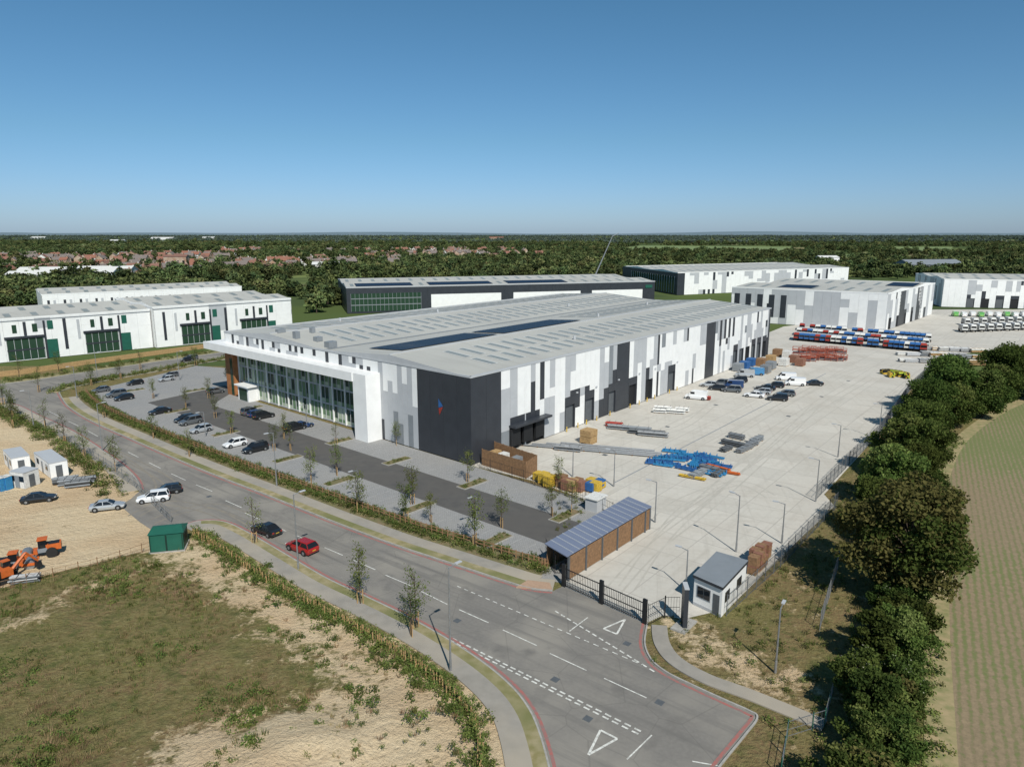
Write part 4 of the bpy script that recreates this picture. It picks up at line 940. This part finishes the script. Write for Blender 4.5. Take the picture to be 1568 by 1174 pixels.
for i, f_ in enumerate(FIELDS): sheet('pasture_field', f_, .1, 'hay' if i in (4,7) else 'crop')
HZ = [WL((-40,432),(200,432),(330,420),(600,416),(620,396),(350,392),(0,396)), WL((330,392),(900,398),(880,386),(340,384))]
rg = random.Random(5); buck = [[],[],[],[]]; hp = []
def far_ok(x,y): return not inside((x,y),EST) and not any(inside((x,y),f_) or inside((x,y*1.06),f_) for f_ in FIELDS)
while len(hp) < 380:
    y = rg.uniform(420,2300); x = rg.uniform(-.85,.45)*y
    if not any(inside((x,y),h_) for h_ in HZ) or not far_ok(x,y): continue
    if noise.noise(Vector((x*.004,y*.004,1))) < -.12: continue
    hp.append((x,y))
hcell = {}
for x,y in hp: hcell.setdefault((int(x//15),int(y//15)),1)
cnt = 0
while cnt < 19500:
    y = 130+3300*rg.random()**1.25; x = rg.uniform(-.95,.95)*y*1.02
    if y < 150 or not far_ok(x,y): continue
    if x > 60 and y < 330: continue
    if (int(x//15),int(y//15)) in hcell: continue
    nz = noise.noise(Vector((x*.0035,y*.0035,7)))+.4*noise.noise(Vector((x*.012,y*.012,2)))
    if nz < -.10 and y > 480 and rg.random() < .93:
        if min((x*.8+y*.6) % 170, (y*.8-x*.6) % 130) > 9: continue
    if any(inside((x,y),h_) for h_ in HZ) and rg.random() < .45: continue
    k = rg.randrange(4) if noise.noise(Vector((x*.01,y*.01,30)))+rg.uniform(-.3,.3) > 0 else rg.randrange(2)
    buck[k].append((x,y,-.3,rg.uniform(5.5,13)*(1.35 if rg.random()<.08 else 1)+(1 if y > 1500 else 0))); cnt += 1
for i in range(4): scatter('distant_woodland',UT[i],'tree_crown',buck[i])
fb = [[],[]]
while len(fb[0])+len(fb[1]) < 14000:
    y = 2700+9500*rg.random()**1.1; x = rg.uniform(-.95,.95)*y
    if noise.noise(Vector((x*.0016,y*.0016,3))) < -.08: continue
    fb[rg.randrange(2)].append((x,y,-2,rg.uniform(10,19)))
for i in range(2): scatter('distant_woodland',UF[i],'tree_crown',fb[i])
hm = []
for kt, kw in (('tile','hbrick'),('tile','plast'),('tileg','hbrick')):
    mb = MB(); mb.box((0,0,2.6),(10,8,5.2),kw)
    mb.face([(-5.4,-4.5,5),(5.4,-4.5,5),(5.4,0,8.6),(-5.4,0,8.6)],kt); mb.face([(5.4,4.5,5),(-5.4,4.5,5),(-5.4,0,8.6),(5.4,0,8.6)],kt)
    for s in (-1,1): mb.face([(s*5,-4,5.2),(s*5,4,5.2),(s*5,0,8.4)],kw)
    for x in (-3,0,3):
        for z in (1.5,4.1):
            for s in (-1,1): mb.box((x,s*4.02,z),(1.3,.08,1.1),'plast'); mb.box((x,s*4.05,z),(1.1,.08,.9),'cglass')
    mb.box((3.6,.6,8.7),(.9,.7,1.6),kw); hm.append(mb.mesh('brick_house'))
for x,y in hp: place(rg.choice(hm+[hm[0],hm[2]]),'brick_house',None,(x,y,0),rg.choice((0,.4,1.57,1.9,.8))+rg.uniform(-.1,.1),rg.uniform(1.0,1.35))
for u,v,L,wd,h,k in ((110,432,75,30,8,'white'),(60,436,40,25,7,'plast'),(165,428,45,25,8,'plast'),(272,412,24,14,14,'hbrick'),(500,418,26,16,9,'plast'),(1265,405,26,16,9,'white'),(1420,418,60,30,9,'mgrey'),(60,366,90,40,10,'white'),(250,368,120,50,10,'white'),(320,366,80,40,9,'plast'),(760,366,100,40,9,'hbrick'),(180,372,60,30,9,'plast')):
    p = W(u,v); mb = MB(); mb.box((0,0,h/2),(L,wd,h),k); kt = 'tile' if k == 'hbrick' else 'mgrey' if k == 'mgrey' else 'plast'
    mb.face([(-L/2-.5,-wd/2-.5,h),(L/2+.5,-wd/2-.5,h),(L/2+.5,0,h+wd*.16),(-L/2-.5,0,h+wd*.16)],kt); mb.face([(L/2+.5,wd/2+.5,h),(-L/2-.5,wd/2+.5,h),(-L/2-.5,0,h+wd*.16),(L/2+.5,0,h+wd*.16)],kt)
    for s in (-1,1): mb.face([(s*L/2,-wd/2,h),(s*L/2,wd/2,h),(s*L/2,0,h+wd*.155)],k)
    for i in range(int(L/6)): mb.box((-L/2+3+i*6,-wd/2-.02,h*.5),(2.5,.1,h*.4),'cglass')
    mb.done('shed_building',None,(p.x,p.y,0),.15)
for u in (442,449,536,545,700,1120):
    mb = MB()
    for sx in (-1,1):
        for sy in (-1,1): mb.tube((sx*5,sy*5,0),(sx*.6,sy*.6,46),.5,.3,'mgrey',4)
    for z in (28,36,43): mb.tube((-9,0,z),(9,0,z),.4,.4,'mgrey',4)
    p = W(u,364.5); mb.done('electricity_pylon',None,(p.x,p.y,0),.3)
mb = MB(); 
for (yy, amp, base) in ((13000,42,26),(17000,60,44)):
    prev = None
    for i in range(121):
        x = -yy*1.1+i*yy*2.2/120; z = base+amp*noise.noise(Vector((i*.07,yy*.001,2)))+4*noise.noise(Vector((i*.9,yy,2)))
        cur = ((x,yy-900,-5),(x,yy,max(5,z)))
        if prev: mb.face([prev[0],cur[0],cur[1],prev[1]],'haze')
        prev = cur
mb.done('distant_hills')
def tuft(keys, n=16, seed=1, spread=.35, hgt=1.):
    rg = random.Random(seed); mb = MB()
    for i in range(n):
        a_ = rg.random()*6.28; r_ = spread*rg.random()**.5; b = Vector((math.cos(a_)*r_,math.sin(a_)*r_,0)); l = rg.uniform(.5,1)*hgt; a2 = rg.random()*6.28; t = Vector((math.cos(a2),math.sin(a2),0)); w_ = t*.06
        tip = b+Vector((rg.gauss(0,.22),rg.gauss(0,.22),l)); mb.face([b-w_,b+w_,tip],rg.choice(keys))
    return mb.mesh('tuft')
def weed(seed, keys):
    rg = random.Random(seed); mb = MB()
    for i in range(60): leaf(mb,Vector((rg.gauss(0,.3),rg.gauss(0,.3),abs(rg.gauss(.3,.25)))),.13,rg.choice(keys),rg)
    return mb.mesh('weed')
T1 = tuft(('grassb','grassd'),16,1); T2 = tuft(('grassb','grassr','grassr'),14,2); T3 = weed(3,('grassd','leafl','grassd')); T4 = weed(4,('leafm','grassd','grassb'))
HS = offs(KS2[8:], -5.2); ga, gb, gc, gd = [], [], [], []
def clear(p): return inside(p, MEAD) and distline(p, KS2) > 3.8
for n_ in range(32000):
    y = 30+100*rg.random()**1.4; x = rg.uniform(-.85,.25)*y-2
    p = (x,y)
    if not clear(p): continue
    ln = min(distline(p,dl1)/5.5, distline(p,dl2)/6.5, distline(p,dl5)/5)
    nz = noise.noise(Vector((x*.12,y*.12,4)))
    if ln < 1.0 and rg.random() < (.66 if noise.noise(Vector((x*.3,y*.3,8))) > .05 else .96): continue
    s = rg.uniform(.3,.65)*(1+.5*nz)
    nb_ = noise.noise(Vector((x*.05,y*.05,14))); zz = .05+(.7 if distline(p,dl2) < 3 else 0)
    if (nz > .12 and rg.random() < .22) or (ln < 1 and rg.random() < .5): gc.append((x,y,zz,s*1.2))
    elif rg.random() < .42-nb_: ga.append((x,y,zz,s))
    else: gb.append((x,y,zz,s))
for i in range(420):
    p = along(HS, rg.random())+Vector((rg.gauss(0,.7),rg.gauss(0,.7),0)); gc.append((p.x,p.y,.05,rg.uniform(.4,1.0)))
for i in range(1700):
    x = rg.uniform(6,60); y = rg.uniform(30,110); p = (x,y)
    if inside(p,YARD) or inside(p,road_poly) or inside(p,fld) or distline(p,PE) < 1.4: continue
    (gd if rg.random()<.5 else ga).append((x,y,.02,rg.uniform(.3,.8)))
mb = MB()
for k in range(260):
    p = along(HS,(k+.5)/260)+Vector((rg.gauss(0,.12),rg.gauss(0,.12),0)); mb.box((p.x,p.y,.55),(.09,.09,1.1),'timber2'); 
    for q in range(14): leaf(mb,Vector((p.x+rg.gauss(0,.16),p.y+rg.gauss(0,.16),rg.uniform(.5,1.6))),.11,'leafl' if q%2 else 'grassd',rg)
mb.done('young_hedge')
bed = offs(KN[2:-6], 4.6); bed2 = offs(KN[2:-6], 6.4)
for i in range(1300): p = along(bed if rg.random()<.6 else bed2, rg.random())+Vector((rg.gauss(0,.35),rg.gauss(0,.35),0)); gd.append((p.x,p.y,.12,rg.uniform(.4,1.0)))
for (c,k) in ISL:
    c = W(*c)
    for i in range(16): p = c+NF*rg.uniform(-2.5,2.5)+DX*rg.uniform(-.7,.7); gd.append((p.x,p.y,.14,rg.uniform(.25,.55)))
for ln in (offs(KT,3.5),offs(KB,1.5),offs(KS1[8:],-4.5)):
    for i in range(330): p = along(ln, rg.random())+Vector((rg.gauss(0,1.1),rg.gauss(0,1.1),0)); gd.append((p.x,p.y,.08,rg.uniform(.5,1.3)))
for i in range(500): p = along(FE[:30], rg.random())+Vector((rg.gauss(-2,1.0),rg.gauss(0,.8),0)); gc.append((p.x,p.y,.02,rg.uniform(.5,1.2)))
scatter('meadow_grass',T1,'grass_tuft',ga); scatter('meadow_grass',T2,'grass_tuft',gb); scatter('weed_patch',T3,'weed',gc); scatter('low_planting',T4,'shrublet',gd)
# ---------------------------------------------------------------- light, sky, camera
el = math.radians(45); saz = Vector((.3,-.954)).normalized()
w = bpy.data.worlds.new('World'); sc.world = w; w.use_nodes = True; nt = w.node_tree; bg = nt.nodes['Background']
sk = nt.nodes.new('ShaderNodeTexSky'); sk.sky_type = 'NISHITA'; sk.sun_disc = False; sk.sun_elevation = el; sk.sun_rotation = math.atan2(saz.x, saz.y)
sk.air_density = 1.0; sk.dust_density = .4; sk.ozone_density = 3.0; sk.altitude = 50
tc = nt.nodes.new('ShaderNodeTexCoord'); sx = nt.nodes.new('ShaderNodeSeparateXYZ'); nt.links.new(tc.outputs['Generated'], sx.inputs[0])
f1 = ramp(nt, sx.outputs[2], 0, .12); f2 = ramp(nt, sx.outputs[2], .05, .5)
tint = mix(nt, f1, (.62,.84,1.32), (.60,.84,1.06)); tint = mix(nt, f2, tint, (.44,.86,.86))
nt.links.new(mix(nt, 1., sk.outputs[0], tint, 'MULTIPLY'), bg.inputs[0]); bg.inputs[1].default_value = .085
sl = bpy.data.lights.new('sun','SUN'); sl.energy = 5.0; sl.angle = math.radians(.5); sl.color = (1,.955,.87)
so_ = bpy.data.objects.new('sun', sl); sc.collection.objects.link(so_)
dv = Vector((saz.x*math.cos(el), saz.y*math.cos(el), math.sin(el))); so_.rotation_euler = dv.to_track_quat('Z','Y').to_euler()
cam = bpy.data.cameras.new('camera'); cam.sensor_width = 36; cam.lens = 36*F/1568; cam.clip_end = 60000; cam.clip_start = .5
co = bpy.data.objects.new('camera', cam); sc.collection.objects.link(co); co.location = (0,0,H); co.rotation_euler = (math.pi/2-TH,0,0); sc.camera = co
sc.view_settings.view_transform = 'Standard'; sc.view_settings.look = 'None'; sc.view_settings.exposure = 0
